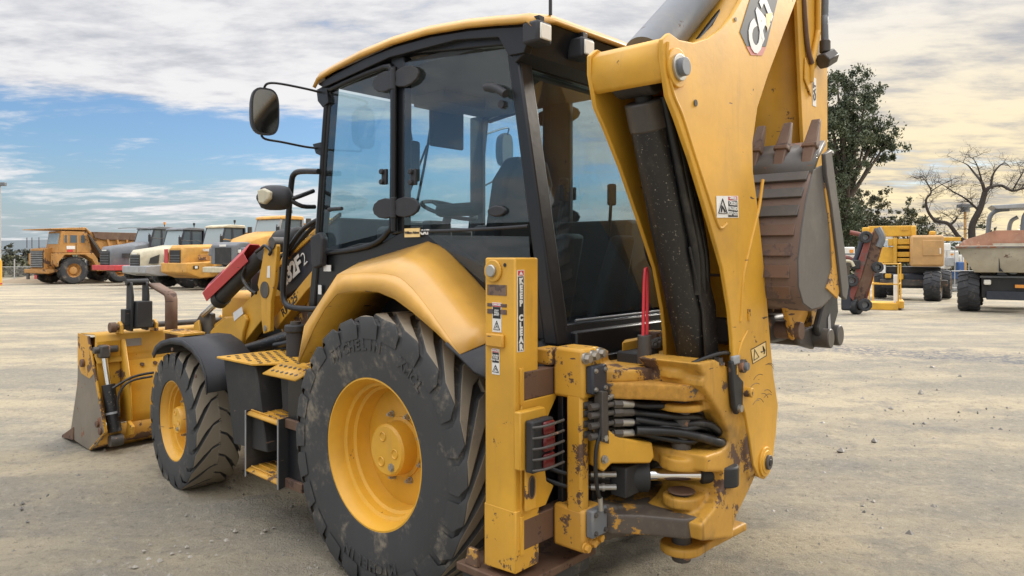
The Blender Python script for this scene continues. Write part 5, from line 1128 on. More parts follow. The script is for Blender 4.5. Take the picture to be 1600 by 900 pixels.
# ---- rigid haul truck
x_, y_, z_ = at_px(113, 53.7)
hx = Vector((x_, y_, 0))-Vector((.84, -.545, 0))*1.75
ht = thing('haul_truck', 'big old yellow rigid dump truck at the far left with wide canopy and ribbed grille', 'dump truck', (hx.x, hx.y, z_), bearing(RY), 'large trucks parked in a row')
for y in (1.75, -1.75):
    far_wheel(ht, 0, y, 1.03, .62, 'old_yellow')
for y in (1.45, -1.45): far_wheel(ht, -3.6, y, 1.03, .9, 'old_yellow')
P2('chassis', [(1.5, .75), (1.5, 1.15), (1.0, 1.3), (-5.2, 1.5), (-5.2, 1.0), (.9, .8)], -.6, .6, 'darksteel', ht)
P2('bumper', [(1.70, .80), (1.78, .85), (1.78, 1.12), (1.0, 1.12), (1.0, .95)], -1.75, 1.75, 'old_yellow', ht)
P2('radiator_shroud', [(1.62, 1.12), (1.66, 2.65), (.9, 2.75), (.9, 1.12)], -1.0, 1.15, 'old_yellow', ht)
bx('grille', 1.66, 1.70, -.85, 1.0, 1.25, 2.5, 'matt_black', ht)
for k in range(9): bx('grille_slat', 1.68, 1.74, -.85, 1.0, 1.30+k*.135, 1.345+k*.135, 'palegrey', ht, .008)
P2('wing', [(1.3, 1.5), (1.3, 2.3), (-1.3, 2.35), (-1.65, 1.9), (-1.75, 1.35), (-1.5, 1.35), (-1.25, 1.85), (-.7, 2.2), (.7, 2.2), (1.1, 1.7), (1.15, 1.3)], 1.3, 2.15, 'old_yellow', ht)
P2('wing', [(1.3, 1.5), (1.3, 2.3), (-1.3, 2.35), (-1.65, 1.9), (-1.5, 1.35), (-1.25, 1.85), (-.7, 2.2), (.7, 2.2), (1.1, 1.7), (1.15, 1.3)], -2.15, -1.3, 'old_yellow', ht)
P2('cab_body', [(1.15, 2.35), (.90, 3.95), (-.95, 3.95), (-1.3, 2.35)], .15, 2.05, 'old_yellow', ht)
for a, b, c_ in ((.72, .48, 'farglass'), (.34, -.22, 'farglass'), (-.42, -.78, 'farglass')):
    wn = bx('side_window', b-.02, a+.02, 2.05, 2.066, 3.03, 3.72, 'old_yellow', ht, .02); bx('window_pane', b+.04, a-.04, 2.06, 2.075, 3.10, 3.66, c_, wn, 0)
pr('windscreen', [(1.05, .30, 3.0), (1.05, 1.90, 3.0), (.93, 1.90, 3.8), (.93, .30, 3.8)], (.03, 0, 0), 'paleglass', ht)
bx('door_seam', -.15, -.11, 2.05, 2.062, 2.4, 3.0, 'darksteel', ht, 0); bx('cab_lettering_plate', -.05, .55, 2.05, 2.064, 2.62, 2.86, 'white', ht, 0); bx('cab_lettering_plate', .1, .5, 2.05, 2.064, 2.42, 2.58, 'dec_red', ht, 0)
P2('canopy', [(1.75, 4.06), (1.75, 4.12), (-.8, 4.28), (-1.6, 3.55), (-2.5, 2.05), (-2.3, 2.0), (-1.2, 3.6), (-.9, 4.05), (.9, 4.05)], -2.1, 2.1, 'old_yellow', ht)
P2('body_stay', [(-1.05, 3.7), (-.85, 3.75), (-2.1, 1.7), (-2.35, 1.75)], 2.1, 2.25, 'darksteel', ht)
P2('dump_body', [(-1.5, 3.55), (-2.5, 1.95), (-6.5, 2.4), (-7.6, 3.2), (-7.6, 3.5)], -2.1, 2.1, 'old_yellow', ht)
P2('dump_body_rim', [(-1.4, 3.50), (-1.25, 3.95), (-7.7, 3.95), (-7.7, 3.35), (-2.0, 3.35)], -2.2, 2.2, 'bedbrown', ht)
for k in range(6): P2('body_rib', [(-2.3-k*.75, 3.4), (-2.45-k*.75, 3.4), (-2.75-k*.7, 2.2), (-2.6-k*.7, 2.2)], 2.1, 2.2, 'old_yellow', ht, .01)
P2('steps', [(1.7, .35), (1.7, .8), (1.6, .8), (1.6, .35)], -1.6, -1.2, 'darksteel', ht); P2('fuel_tank', [(-1.7, .95), (-1.7, 1.6), (-2.8, 1.6), (-2.8, .95)], 1.0, 1.9, 'old_yellow', ht)
for y in (-1.7, -.9, .2): tb('hand_rail', [(1.6, y, 2.7), (1.6, y, 3.5)], .025, 'darksteel', ht, 6, 1)
bx('red_sign', 1.72, 1.74, -.2, .2, .4, .7, 'red', ht)

# ---- articulated trucks
def adt(px, Y, hood, low, grille, cabc, roofc, lab, style):
    x, y, z = at_px(px, Y)
    t = thing('articulated_truck', lab, 'dump truck', (x+.545*2.7, y+.84*2.7, z), bearing(RY), 'large trucks parked in a row')
    if style in ('grey', 'nose'): t.scale = (1.13, 1.13, 1.13)
    for s in (1, -1): far_wheel(t, -.2, 1.22*s, .90, .62, low)
    for xx in (-4.6, -6.3):
        for s in (1, -1): far_wheel(t, xx, 1.22*s, .90, .62, low)
    P2('frame', [(2.3, .85), (2.3, 1.3), (-7, 1.3), (-7, .9)], -.5, .5, 'darksteel', t)
    nz = {'grey': 2.42, 'white': 2.38, 'yellow': 2.62, 'nose': 2.15}[style]
    # hood: a loft of four cross sections
    secs = [(2.62, .62, 1.25, nz-.18), (2.45, .74, 1.2, nz), (1.2, .92, 1.2, nz+.18), (.35, .98, 1.2, nz+.34)]
    if style == 'yellow': secs = [(2.62, .70, 1.1, nz-.16), (2.45, .80, 1.05, nz), (1.2, 1.0, 1.05, nz+.06), (.2, 1.02, 1.05, nz+.08)]
    if style == 'nose': secs = [(2.0, .70, 1.5, nz+.15), (1.7, .82, 1.3, nz+.45), (.9, .95, 1.25, nz+.70), (.2, 1.0, 1.2, nz+.85)]
    bm = bmesh.new(); R_ = []
    for xx, hw, z0, z1 in secs:
        R_.append([bm.verts.new(p) for p in ((xx, hw, z0), (xx, hw*1.02, z0+(z1-z0)*.6), (xx, hw*.93, z1-.14), (xx, hw*.72, z1), (xx, -hw*.72, z1), (xx, -hw*.93, z1-.14), (xx, -hw*1.02, z0+(z1-z0)*.6), (xx, -hw, z0))])
    for a in range(3):
        for i in range(7): bm.faces.new((R_[a][i], R_[a][i+1], R_[a+1][i+1], R_[a+1][i]))
    bm.faces.new(R_[0]); bm.faces.new(R_[-1][::-1]); link('hood', bm, hood, t, sharp=40, bevel=.03)
    if style == 'nose':
        P2('nose_block', [(2.65, 1.35), (2.65, 2.25), (2.45, 2.42), (1.9, 2.42), (1.6, 1.9), (1.7, 1.35)], -1.0, 1.0, 'grey', t, .06)
        bx('grille', 2.62, 2.67, -.62, .62, 1.38, 2.15, 'matt_black', t); bx('emblem_plate', 2.66, 2.68, -.25, .25, 2.2, 2.3, 'white', t)
        for s in (1, -1): P2('headlamp_pod', [(2.55, 1.75), (2.5, 2.15), (1.7, 2.2), (1.6, 1.75)], (1.0 if s > 0 else -1.35), (1.35 if s > 0 else -1.0), 'grey', t, .06); bx('headlamp', 2.50, 2.56, 1.05*s-.12*(s > 0)+.0, 1.05*s+.14, 1.9, 2.05, 'lamp_clear', t, .02)
        P2('bumper', [(2.85, .95), (2.85, 1.22), (-.2, 1.34), (-.2, 1.1)], -1.35, 1.35, 'cream', t, .04)
    else:
        bx('grille', 2.60, 2.66, -.52, .52, 1.3, nz-.28, grille, t, .02)
        for k in range(5): bx('grille_slat', 2.655, 2.68, -.5, .5, 1.38+k*.16, 1.41+k*.16, 'grey', t, .004)
        if style != 'yellow': bx('emblem_plate', 2.66, 2.68, -.25, .25, nz-.27, nz-.19, 'white', t, .005)
    if style == 'grey':
        P2('bumper', [(2.75, .95), (2.75, 1.28), (1.4, 1.28), (1.3, .95)], -1.35, 1.35, 'red', t, .04); P2('side_step', [(1.3, .8), (1.3, 1.3), (.9, 1.3), (.9, .8)], .9, 1.4, 'far_yellow', t)
        bx('side_grille', .9, 2.1, .955, .965, 1.75, 2.0, 'matt_black', t)
        tb('mirror_rail', [(2.3, .9, 3.55), (1.0, .9, 3.62), (.3, .9, 3.55)], .02, 'darksteel', t, 6, 2)
    if style == 'white':
        P2('bumper', [(2.72, .98), (2.72, 1.42), (1.0, 1.5), (1.0, .8), (1.9, .8)], -1.3, 1.3, 'palegrey', t, .05)
        P2('side_box', [(1.1, .85), (1.1, 1.55), (.0, 1.55), (-.1, .9)], 1.0, 1.5, 'grey', t, .04)
        P2('side_vent', [(2.35, 1.55), (2.25, 1.9), (1.65, 2.12), (1.72, 1.55)], .985, 1.0, 'matt_black', t, .004)
        for k in range(5): P2('louvre', [(1.40-k*.19, 1.65), (1.28-k*.19, 2.25), (1.20-k*.19, 2.25), (1.32-k*.19, 1.65)], 1.0, 1.012, 'matt_black', t, .002)
    if style == 'yellow':
        P2('lower_nose', [(2.75, 1.05), (2.75, 1.6), (-.3, 1.75), (-.3, 1.3), (1.0, .75), (1.9, .7)], -1.3, 1.3, 'far_yellow', t, .06)
        bx('red_panel', 2.70, 2.73, -.95, -.60, 1.3, 2.4, 'red', t); bx('headlamp', 2.0, 2.35, 1.3, 1.33, 1.25, 1.45, 'matt_black', t, .02); bx('headlamp_lens', 2.08, 2.26, 1.33, 1.345, 1.28, 1.42, 'lamp_clear', t, .01)
        bx('lettering_plate', .55, 1.55, 1.03, 1.045, 2.28, 2.42, 'white', t, .004)
        for q in (0, 1): bx('side_recess', .1+q*.95, .9+q*.95, 1.02, 1.035, 1.75, 2.08, 'old_yellow', t, .01)
        for p in ((.2, 2.35), (.35, 1.5)): cy('grab_hole', (p[0], 1.02, p[1]), (p[0], 1.04, p[1]), .07, 'matt_black', t, seg=12)
    # cab
    rx0 = .45; zc_ = {'grey': 3.70, 'white': 3.78, 'yellow': 3.85, 'nose': 3.75}[style]
    P2('cab_base', [(.45, 1.4), (.45, 2.45), (-1.35, 2.55), (-1.35, 1.4)], -.85, .95, cabc, t, .04)
    P2('cab_roof', [(.15, zc_-.14), (.10, zc_-.02), (-.3, zc_+.06), (-1.35, zc_+.04), (-1.4, zc_-.14)], -.92, 1.02, roofc, t, .04)
    for s, yy in ((1, .95), (-1, -.85)):
        for a, b in (((.40, 2.4), (.05, zc_-.14)), ((-.45, 2.4), (-.45, zc_-.14)), ((-1.3, 2.4), (-1.3, zc_-.14))):
            P2('cab_pillar', [(a[0], a[1]), (b[0], b[1]), (b[0]-.11, b[1]), (a[0]-.13, a[1])], yy-.05, yy+.02, cabc, t, .01)
        P2('side_window', [(.25, 2.48), (-.02, zc_-.16), (-.45, zc_-.16), (-.45, 2.48)], yy-.03, yy-.01, 'farglass', t, 0); P2('side_window', [(-.56, 2.5), (-.56, zc_-.16), (-1.22, zc_-.16), (-1.22, 2.5)], yy-.03, yy-.01, 'farglass', t, 0)
    pr('windscreen', [(.36, -.80, 2.45), (.36, .90, 2.45), (.03, .90, zc_-.16), (.03, -.80, zc_-.16)], (.02, 0, 0), 'paleglass', t, 0); bx('cab_rear', -1.36, -1.30, -.85, .95, 2.45, zc_-.1, cabc, t)
    tb('beacon_post', [(-.9, .6, zc_), (-.9, .6, zc_+.22)], .03, 'darksteel', t, 6, 1); cy('beacon', (-.9, .6, zc_+.2), (-.9, .6, zc_+.36), .07, 'lamp_amber' if style == 'grey' else 'matt_black', t, seg=10)
    cy('exhaust_stack', (-1.7, 1.0, 1.6), (-1.7, 1.0, zc_-.05), .14, 'darksteel', t, seg=14)
    # mudguard, rails, mirrors, body
    P2('mudguard', [(1.05, 1.3), (.8, 1.75), (.3, 1.95), (-.8, 1.95), (-1.3, 1.6), (-1.35, 1.65), (-.85, 2.02), (.35, 2.02), (.88, 1.8), (1.12, 1.32)], .9, 1.55, hood if style != 'white' else 'grey', t, .01)
    tb('hand_rail', [(.5, 1.25, 2.1), (.5, 1.25, 2.95), (-.1, 1.3, 2.95), (-.9, 1.3, 2.95), (-.9, 1.3, 2.1)], .025, 'far_yellow' if style in ('yellow', 'nose') else 'darksteel', t, 6, 2)
    tb('mirror_arm', [(.35, 1.0, 3.2), (.6, 1.35, 3.3), (.6, 1.4, 3.25)], .02, 'darksteel', t, 6, 2); bx('side_mirror', .57, .63, 1.3, 1.55, 2.75, 3.2, 'matt_black', t, .02)
    P2('dump_body', [(-2.4, 3.05), (-2.9, 1.6), (-6.8, 1.65), (-8.0, 2.5), (-7.8, 3.0)], -1.5, 1.5, 'bedbrown' if style == 'grey' else 'old_yellow', t, .04)
    P2('body_headboard', [(-2.35, 3.0), (-2.25, 3.5), (-2.45, 3.5), (-2.6, 3.0)], -1.5, 1.5, 'bedbrown' if style == 'grey' else 'old_yellow', t, .03)
    return t
adt(170, 50.5, 'grey', 'darksteel', 'matt_black', 'navy', 'grey', 'dark grey articulated dump truck with a red bumper next to the old haul truck', 'grey')
adt(209, 43.5, 'cream', 'grey', 'matt_black', 'navy', 'grey', 'cream and grey articulated dump truck with slanted louvres on its hood', 'white')
adt(272, 41.5, 'far_yellow', 'far_yellow', 'matt_black', 'navy', 'cream', 'yellow articulated dump truck with square hood and white lettering plate', 'yellow')
adt(356, 39, 'far_yellow', 'far_yellow', 'grey', 'palegrey', 'far_yellow', 'yellow articulated dump truck with dark grey nose, nearest in the row of trucks', 'nose')

# ---- fence, pole, post, heap
fe_ = thing('chain_link_fence', 'low grey chain link fence behind the haul truck at the far left', 'fence', (-48, 60.5, gz(0, 60.5)), 0)
pst = None
for i in range(10):
    if pst is None: bm = bmesh.new(); cyl(bm, (0, 0, 0), (0, 0, 1.9), .05, seg=10); pst = link('fence_post', bm, 'galv', fe_)
    else: q = pst.copy(); C.objects.link(q); q.parent = fe_; q.location = (i*3.0, 0, 0)
cy('top_rail', (0, 0, 1.25), (27, 0, 1.25), .028, 'galv', fe_, seg=8); cy('bottom_rail', (0, 0, .12), (27, 0, .12), .02, 'galv', fe_, seg=8)
bm = bmesh.new()
for i in range(260):
    for s in (1, -1):
        xa = i*.104; v = [bm.verts.new(p) for p in ((xa, 0, .12), (xa+.012, 0, .12), (xa+.012+s*1.13, 0, 1.25), (xa+s*1.13, 0, 1.25))]; bm.faces.new(v)
w_ = link('wire_mesh', bm, 'galv', fe_, sharp=None); w_['kind'] = 'stuff'
lp_ = thing('light_pole', 'thin tall lamp pole at the left edge of the yard', 'street lamp', (-43.0, 60.2, gz(0, 60)), 0)
cy('pole', (0, 0, 0), (0, 0, 8.2), .09, 'galv', lp_, r1=.06); bx('lamp_head', -.1, .48, -.15, .15, 8.05, 8.35, 'grey', lp_, .03)
yp_ = thing('yellow_post', 'rounded yellow safety post at the left edge of the photo', 'post', (-35.9, 50.0, gz(0, 50)), 0)
cy('post_body', (0, 0, 0), (0, 0, 1.7), .28, 'lift_yellow', yp_, bevel=.02); cy('post_cap', (0, 0, 1.7), (0, 0, 1.98), .28, 'lift_yellow', yp_, r1=.12, bevel=.05); cy('post_band', (0, 0, .1), (0, 0, .2), .29, 'red', yp_)
bm = bmesh.new(); n = 14; G_ = [[bm.verts.new((i-7, (k-4)*.5, .75*math.exp(-((i-7)/3.2)**2-((k-4)/2.2)**2)+.18*noise.noise((i*.7, k*.8, 1))*(1 if 0 < i < n and 0 < k < 8 else 0)-.05)) for k in range(9)] for i in range(n+1)]
for i in range(n):
    for k in range(8): bm.faces.new((G_[i][k], G_[i+1][k], G_[i+1][k+1], G_[i][k+1]))
o = link('dirt_heap', bm, 'dirt', None, sharp=None); o.location = (-37.0, 57.5, gz(0, 57)); tag(o, 'low heap of brown earth under the nose of the old haul truck', 'dirt heap')

# ---- hills
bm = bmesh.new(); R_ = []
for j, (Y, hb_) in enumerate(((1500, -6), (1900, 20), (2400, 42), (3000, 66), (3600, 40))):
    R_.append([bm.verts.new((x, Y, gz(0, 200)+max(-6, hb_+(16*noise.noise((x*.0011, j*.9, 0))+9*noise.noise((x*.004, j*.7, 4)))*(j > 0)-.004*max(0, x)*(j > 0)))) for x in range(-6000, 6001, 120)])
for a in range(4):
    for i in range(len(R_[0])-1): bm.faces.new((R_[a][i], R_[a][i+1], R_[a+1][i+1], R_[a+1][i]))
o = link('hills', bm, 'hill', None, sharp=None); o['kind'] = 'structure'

# ---- foliage
def leafcloud(bm, clumps, size, dens, seed=0, squash=.8, droop=0.):
    rnd = random.Random(seed)
    for c, r in clumps:
        c = Vector(c); n = int(dens*r*r)
        sub = [(c+Vector((rnd.gauss(0, .5), rnd.gauss(0, .5), rnd.gauss(0, .5)*squash))*r, r*rnd.uniform(.16, .55)) for _ in range(max(7, int(r*9)))]
        for _ in range(n):
            sc_c, sr = rnd.choice(sub)
            d = Vector((rnd.gauss(0, 1), rnd.gauss(0, 1), rnd.gauss(0, 1))).normalized()*sr*abs(rnd.gauss(.55, .4))
            p = sc_c+d; s = size*rnd.uniform(.6, 1.4)
            a = Vector((rnd.gauss(0, 1), rnd.gauss(0, 1), rnd.gauss(0, 1)-droop)).normalized(); b = a.cross(Vector((rnd.gauss(0, 1), rnd.gauss(0, 1), rnd.gauss(0, 1)))).normalized()
            v = [bm.verts.new(p+a*s), bm.verts.new(p+b*s*.45), bm.verts.new(p-a*s), bm.verts.new(p-b*s*.45)]; bm.faces.new(v)
def tree(label, base, clumps, size, dens, leaf='leaf', seed=1, trunk=.3, name='tree', cat='tree', group=None, droop=0.):
    t = thing(name, label, cat, base, 0, group); B = Vector(base)
    cl = [(Vector(c)-B, r) for c, r in clumps]
    bm = bmesh.new(); leafcloud(bm, cl, size, dens, seed, droop=droop); link('crown', bm, leaf, t, sharp=None)
    bm = bmesh.new(); rnd = random.Random(seed); top = max(c.z for c, r in cl); cen = sum((c for c, r in cl), Vector())/len(cl)
    mid_ = Vector((cen.x*.5, cen.y*.5, top*.45)); tube(bm, [(0, 0, -.2), mid_*.5+Vector((.1, 0, 0)), mid_], trunk, 8, 3, rs=(trunk, trunk*.6))
    for c, r in cl:
        k = mid_.lerp(Vector((0, 0, 0)), rnd.uniform(0, .4)) if c.z < mid_.z*1.6 else mid_
        m_ = k.lerp(c, .5)+Vector((0, 0, -.12*r)); tube(bm, [k, m_, c], .1, 6, 3, rs=(trunk*.5, trunk*.12))
    link('trunk', bm, 'bark', t, sharp=60); return t
def bush(label, px, Y, w_, h, leaf='bush', seed=1, size=.3, dens=60, n=9, group=None):
    x, y, z = at_px(px, Y); rnd = random.Random(seed)
    cl = [((x+rnd.uniform(-.45, .45)*w_, y+rnd.uniform(-.2, .2)*w_, z+h*rnd.uniform(.2, .85)), h*rnd.uniform(.26, .42)) for _ in range(n)]
    return tree(label, (x, y, z), cl, size, dens, leaf, seed, .12, 'shrub', 'shrub', group)
Yt = 56
def cw(L_): return [(W_(px, py, Yt+dy), r) for px, py, r, dy in L_]
def W_(px, py, Y): return ((px-800)/1120*Y, Y, 1.67-(py-397)/1120*Y)
tree('tall dark green gum tree rising behind the raised digging bucket', (W_(1318, 397, Yt)[0], Yt, gz(0, Yt)),
     cw([(1308, 128, 1.3, 0), (1335, 140, 1.4, 1), (1352, 158, 1.3, -1), (1318, 165, 1.6, 0), (1345, 190, 1.6, 1), (1372, 205, 1.4, 0), (1386, 222, .9, 0), (1318, 205, 1.6, -1), (1350, 225, 1.5, 0), (1370, 235, 1.1, 1), (1312, 240, 1.5, 1), (1330, 255, 1.1, -1),
         (1308, 275, 1.3, 0), (1318, 300, 1.4, 0), (1305, 325, 1.5, 1), (1322, 340, 1.4, -1), (1308, 365, 1.5, 0), (1280, 200, 1.8, 0), (1275, 300, 2, 0), (1290, 150, 1.2, 0), (1330, 372, 1.4, 0)]), .12, 1000, 'leaf', 3, .42, droop=.8)
tree('shorter olive green gum tree just right of the tall one', (W_(1356, 397, 60)[0], 60, gz(0, 60)), [(W_(a, b, 60), r) for a, b, r in ((1345, 320, 1.1), (1362, 308, 1.0), (1374, 318, .8), (1350, 340, 1.2), (1368, 345, 1.2), (1340, 360, 1.2), (1385, 352, .9), (1360, 368, 1.2))], .12, 560, 'leaf2', 5, .2, droop=.5)
tree('low round green tree behind the yellow lift', (W_(1420, 397, 64)[0], 64, gz(0, 64)), [(W_(a, b, 64), r) for a, b, r in ((1412, 338, 1.0), (1432, 345, 1.1), (1425, 330, .7), (1444, 355, .9), (1405, 358, 1.1), (1428, 368, 1.2), (1450, 368, .8), (1398, 345, .6))], .12, 560, 'leaf2', 8, .2)
# bare tree with crooked limbs
Yb = 46
bt = thing('bare_tree', 'leafless tree with crooked dark limbs against the bright sky', 'tree', (W_(1533, 397, Yb)[0], Yb, gz(0, Yb)), 0); B = Vector(bt.location)
def limb(bm, pts, r0, r1, rnd, twigs=True, depth=0):
    P_ = spline(pts, 5); tube(bm, P_, r0, 7 if depth == 0 else 4, 0, rs=(r0*.78, r1*.8))
    if not twigs: return
    for i in range(2, len(P_)):
        if rnd.random() < (.42, .45, .4)[depth]:
            d = (P_[i]-P_[i-1]).normalized(); s = Vector((rnd.uniform(-1, 1), rnd.uniform(-.7, .7), rnd.uniform(-.45, .75))).normalized()
            L_ = rnd.uniform(.4, 1.0)*(.62**depth); q = P_[i]; e1 = q+(d*.5+s)*.4*L_; e2 = e1+(d*.3+s+Vector((rnd.uniform(-.6, .6), 0, rnd.uniform(-.4, .5))))*.35*L_; e3 = e2+(s+Vector((rnd.uniform(-.8, .8), 0, rnd.uniform(-.2, .6))))*.3*L_
            rr = min(r0, .03)*(.5**depth)
            limb(bm, [q, e1, e2, e3], rr, .005, rnd, depth < 2, depth+1)
rnd = random.Random(11); wp = lambda px, py, dy=0: Vector(W_(px, py, Yb+dy))-B
LM = [([wp(1530, 440), wp(1524, 400), wp(1519, 372), wp(1520, 350), wp(1532, 325), wp(1539, 300)], .34, .20),
      ([wp(1539, 302), wp(1534, 285), wp(1522, 270, 1), wp(1512, 258, 1), wp(1500, 252)], .15, .02),
      ([wp(1539, 300), wp(1548, 292), wp(1565, 290, 1), wp(1582, 298), wp(1600, 294), wp(1625, 290)], .17, .05),
      ([wp(1548, 292), wp(1553, 270), wp(1568, 255), wp(1580, 262)], .10, .02), ([wp(1536, 290), wp(1528, 262), wp(1520, 246)], .08, .02),
      ([wp(1529, 328), wp(1508, 310), wp(1490, 300), wp(1478, 292), wp(1465, 284)], .09, .02),
      ([wp(1525, 385), wp(1500, 372), wp(1482, 350), wp(1462, 345), wp(1450, 330), wp(1447, 312), wp(1455, 300), wp(1448, 285), wp(1440, 276)], .20, .02),
      ([wp(1484, 352), wp(1492, 345), wp(1496, 338)], .12, .05), ([wp(1582, 298), wp(1592, 280), wp(1600, 268), wp(1612, 262)], .07, .02), ([wp(1456, 298), wp(1472, 288), wp(1488, 282)], .05, .015)]
for i, (pts, a, b) in enumerate(LM):
    bm = bmesh.new(); limb(bm, pts, a, b, rnd); link('trunk' if i == 0 else 'limb', bm, 'twig', bt, sharp=60)
sp_ = thing('lamp_mast', 'thin mast with a box lamp standing by the bare tree', 'street lamp', W_(1508, 397, 52)[:2]+(gz(0, 52),), 0)
cy('mast', (0, 0, 0), (0, 0, 5.9), .09, 'tan', sp_, seg=12); bx('lamp_box', -.45, .45, -.3, .3, 5.6, 5.85, 'grey', sp_, .03); cy('lamp_dome', (0, 0, 5.3), (0, 0, 5.6), .3, 'grey', sp_, seg=16); bx('lamp_arm', 0, .5, -.03, .03, 4.6, 4.66, 'grey', sp_)
k = 0
for px, Y, w_, h, lf in ((8, 88, 8, 2.4, 'bush'), (28, 86, 6, 2.0, 'bush'), (52, 90, 5, 2.6, 'bush'), (20, 78, 8, 1.5, 'leaf2'), (46, 76, 8, 1.5, 'leaf2'), (80, 80, 10, 2.5, 'leaf2'), (-30, 84, 12, 3.0, 'bush'), (130, 84, 12, 3.2, 'leaf2'), (190, 84, 14, 3.0, 'bush')):
    bush(['tall dark scrub bush nearest the left edge of the photo', 'dark rounded scrub bush left of the haul truck', 'tallest dark bush seen left of the haul truck grille', 'pale olive scrub behind the chain link fence', 'olive scrub behind the fence beside the haul truck grille', 'olive scrub behind the haul truck cab', 'dark scrub just beyond the left edge', 'olive scrub hidden behind the dump body', 'dark scrub behind the grey articulated truck'][k], px, Y, w_, h, lf, 20+k, .28, 70, 12, 'scrub beyond the fence'); k += 1
for j, (px, Y, w_, h, lf) in enumerate(((1300, 76, 10, 4.5, 'leaf'), (1350, 74, 9, 3.8, 'leaf2'), (1395, 78, 10, 4.2, 'leaf'), (1450, 80, 9, 3.4, 'leaf2'), (1575, 84, 12, 5.2, 'leaf2'), (1490, 84, 10, 2.8, 'leaf2'), (1640, 80, 12, 5, 'leaf2'))):
    bush(['green shrub behind the white vehicle', 'olive shrub under the shorter gum tree', 'green shrub behind the lift boom', 'olive shrub right of the round tree', 'olive shrub showing above the rusty hopper', 'olive shrub beneath the bare tree', 'olive shrub at the right edge of the photo'][j], px, Y, w_, h, lf, 50+j, .28, 70, 12, 'shrubs behind the machines on the right')

# ================================================================== right side machines
# ---- boom lift
def atl_(px, Y): x, y, z = at_px(px, Y); return Vector((x, y, z))
bl = thing('boom_lift', 'yellow boom lift with a tan engine cover and big black tyres', 'boom lift', atl_(1430, 30.5), rad(-27))
def lw_(px, s=.0242): return (px-1430)*s      # metres at that distance
def lz_(py, s=.027): return (471-py)*s
def lbx(nm, px0, px1, py0, py1, d0, d1, mat, bev=.03): return bx(nm, lw_(px0), lw_(px1), d0, d1, lz_(py1), lz_(py0), mat, bl, bev)
for px, dy in ((1457, 0), (1479, 2.3)):
    e = far_wheel(bl, 0, 0, .65, .62, 'lift_yellow', 16); e.location = (lw_(px), dy, 0); e.rotation_euler = (0, 0, rad(82))
e = far_wheel(bl, 0, 0, .65, .55, 'lift_yellow', 16); e.location = (lw_(1375), 1.6, 0); e.rotation_euler = (0, 0, rad(90))
e = far_wheel(bl, 0, 0, .65, .55, 'lift_yellow', 16); e.location = (lw_(1398), 3.6, 0); e.rotation_euler = (0, 0, rad(90))
lbx('chassis', 1378, 1446, 428, 452, .3, 2.6, 'navy', .08); lbx('axle', 1375, 1480, 438, 448, .2, .5, 'darksteel'); lbx('turntable', 1385, 1470, 418, 428, .4, 2.4, 'matt_black')
lbx('engine_cover', 1422, 1473, 368, 417, -.3, 1.0, 'tan', .10); lbx('engine_cover_panel', 1441, 1470, 376, 400, -.33, -.28, 'tan', .02); lbx('cover_latch', 1466, 1468, 388, 397, -.36, -.3, 'white', .01)
lbx('boom_tube', 1356, 1432, 352, 369, .2, .9, 'lift_yellow', .03); lbx('boom_head', 1346, 1358, 354, 371, .0, 1.0, 'lift_yellow', .05); lbx('boom_end', 1424, 1432, 353, 369, .1, 1.0, 'lift_yellow', .04)
lbx('boom_plate', 1371, 1380, 354, 360, .17, .2, 'yellow_worn', .005); lbx('boom_plate', 1407, 1420, 354, 360, .17, .2, 'yellow_worn', .005)
lbx('lower_boom', 1372, 1398, 386, 412, .3, 1.0, 'lift_yellow', .03); lbx('riser_post', 1396, 1402, 371, 412, .15, .6, 'lift_yellow', .02)
for a, b in ((373, 382), (384, 389), (394, 402), (404, 410)): lbx('riser_arm', 1402, 1422, a, b, .25, .9, 'lift_yellow', .02)
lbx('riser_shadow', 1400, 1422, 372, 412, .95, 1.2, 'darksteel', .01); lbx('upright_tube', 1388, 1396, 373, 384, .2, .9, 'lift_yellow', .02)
lbx('top_beacon', 1452, 1462, 361, 368, .2, .5, 'lift_yellow', .05); lbx('side_arm', 1472, 1500, 371, 377, .4, .7, 'lift_yellow', .02); lbx('orange_fitting', 1404, 1412, 429, 438, .1, .3, 'lift_yellow', .02); lbx('orange_fitting', 1383, 1393, 429, 436, .1, .3, 'lift_yellow', .02)
lbx('white_panel', 1374, 1384, 413, 428, .1, .3, 'white', .01)
# basket hangs in front
bk_ = grp('basket', bl); s_ = 25/1120.
RL = Matrix.Rotation(rad(27), 4, 'Z')
def bl_(px, Y): v = RL @ (Vector(((px-800)/1120*Y, Y, 0))-Vector((bl.location.x, bl.location.y, 0))); return v
BC = bl_(1382, 25)
def bw(px): return BC.x+(px-1382)*s_*.88
def bz(py): return 1.67-(py-397)*s_-bl.location.z
by0, by1 = BC.y-.5, BC.y+.6
def P3(px, py, y): return (bw(px), y, bz(py))
bx('basket_floor', bw(1357), bw(1403), by0, by1, bz(483), bz(472), 'lift_yellow', bk_, .02); bx('basket_side', bw(1400), bw(1412), by0+.1, by1+.4, bz(480), bz(469), 'lift_yellow', bk_, .02)
for px, py, y in ((1358, 412, by0), (1403, 412, by0), (1364, 412, by1), (1408, 412, by1)): tb('basket_post', [P3(px, 474, y), P3(px, py, y)], .025, 'lift_yellow', bk_, 8, 1)
for py in (412, 443):
    tb('basket_rail', [P3(1358, py, by0), P3(1403, py, by0), P3(1408, py, by1), P3(1364, py, by1), P3(1358, py, by0)], .022, 'lift_yellow', bk_, 8, 1)
bx('basket_panel', bw(1396), bw(1404), by0+.2, by0+.5, bz(472), bz(429), 'white', bk_, .01)

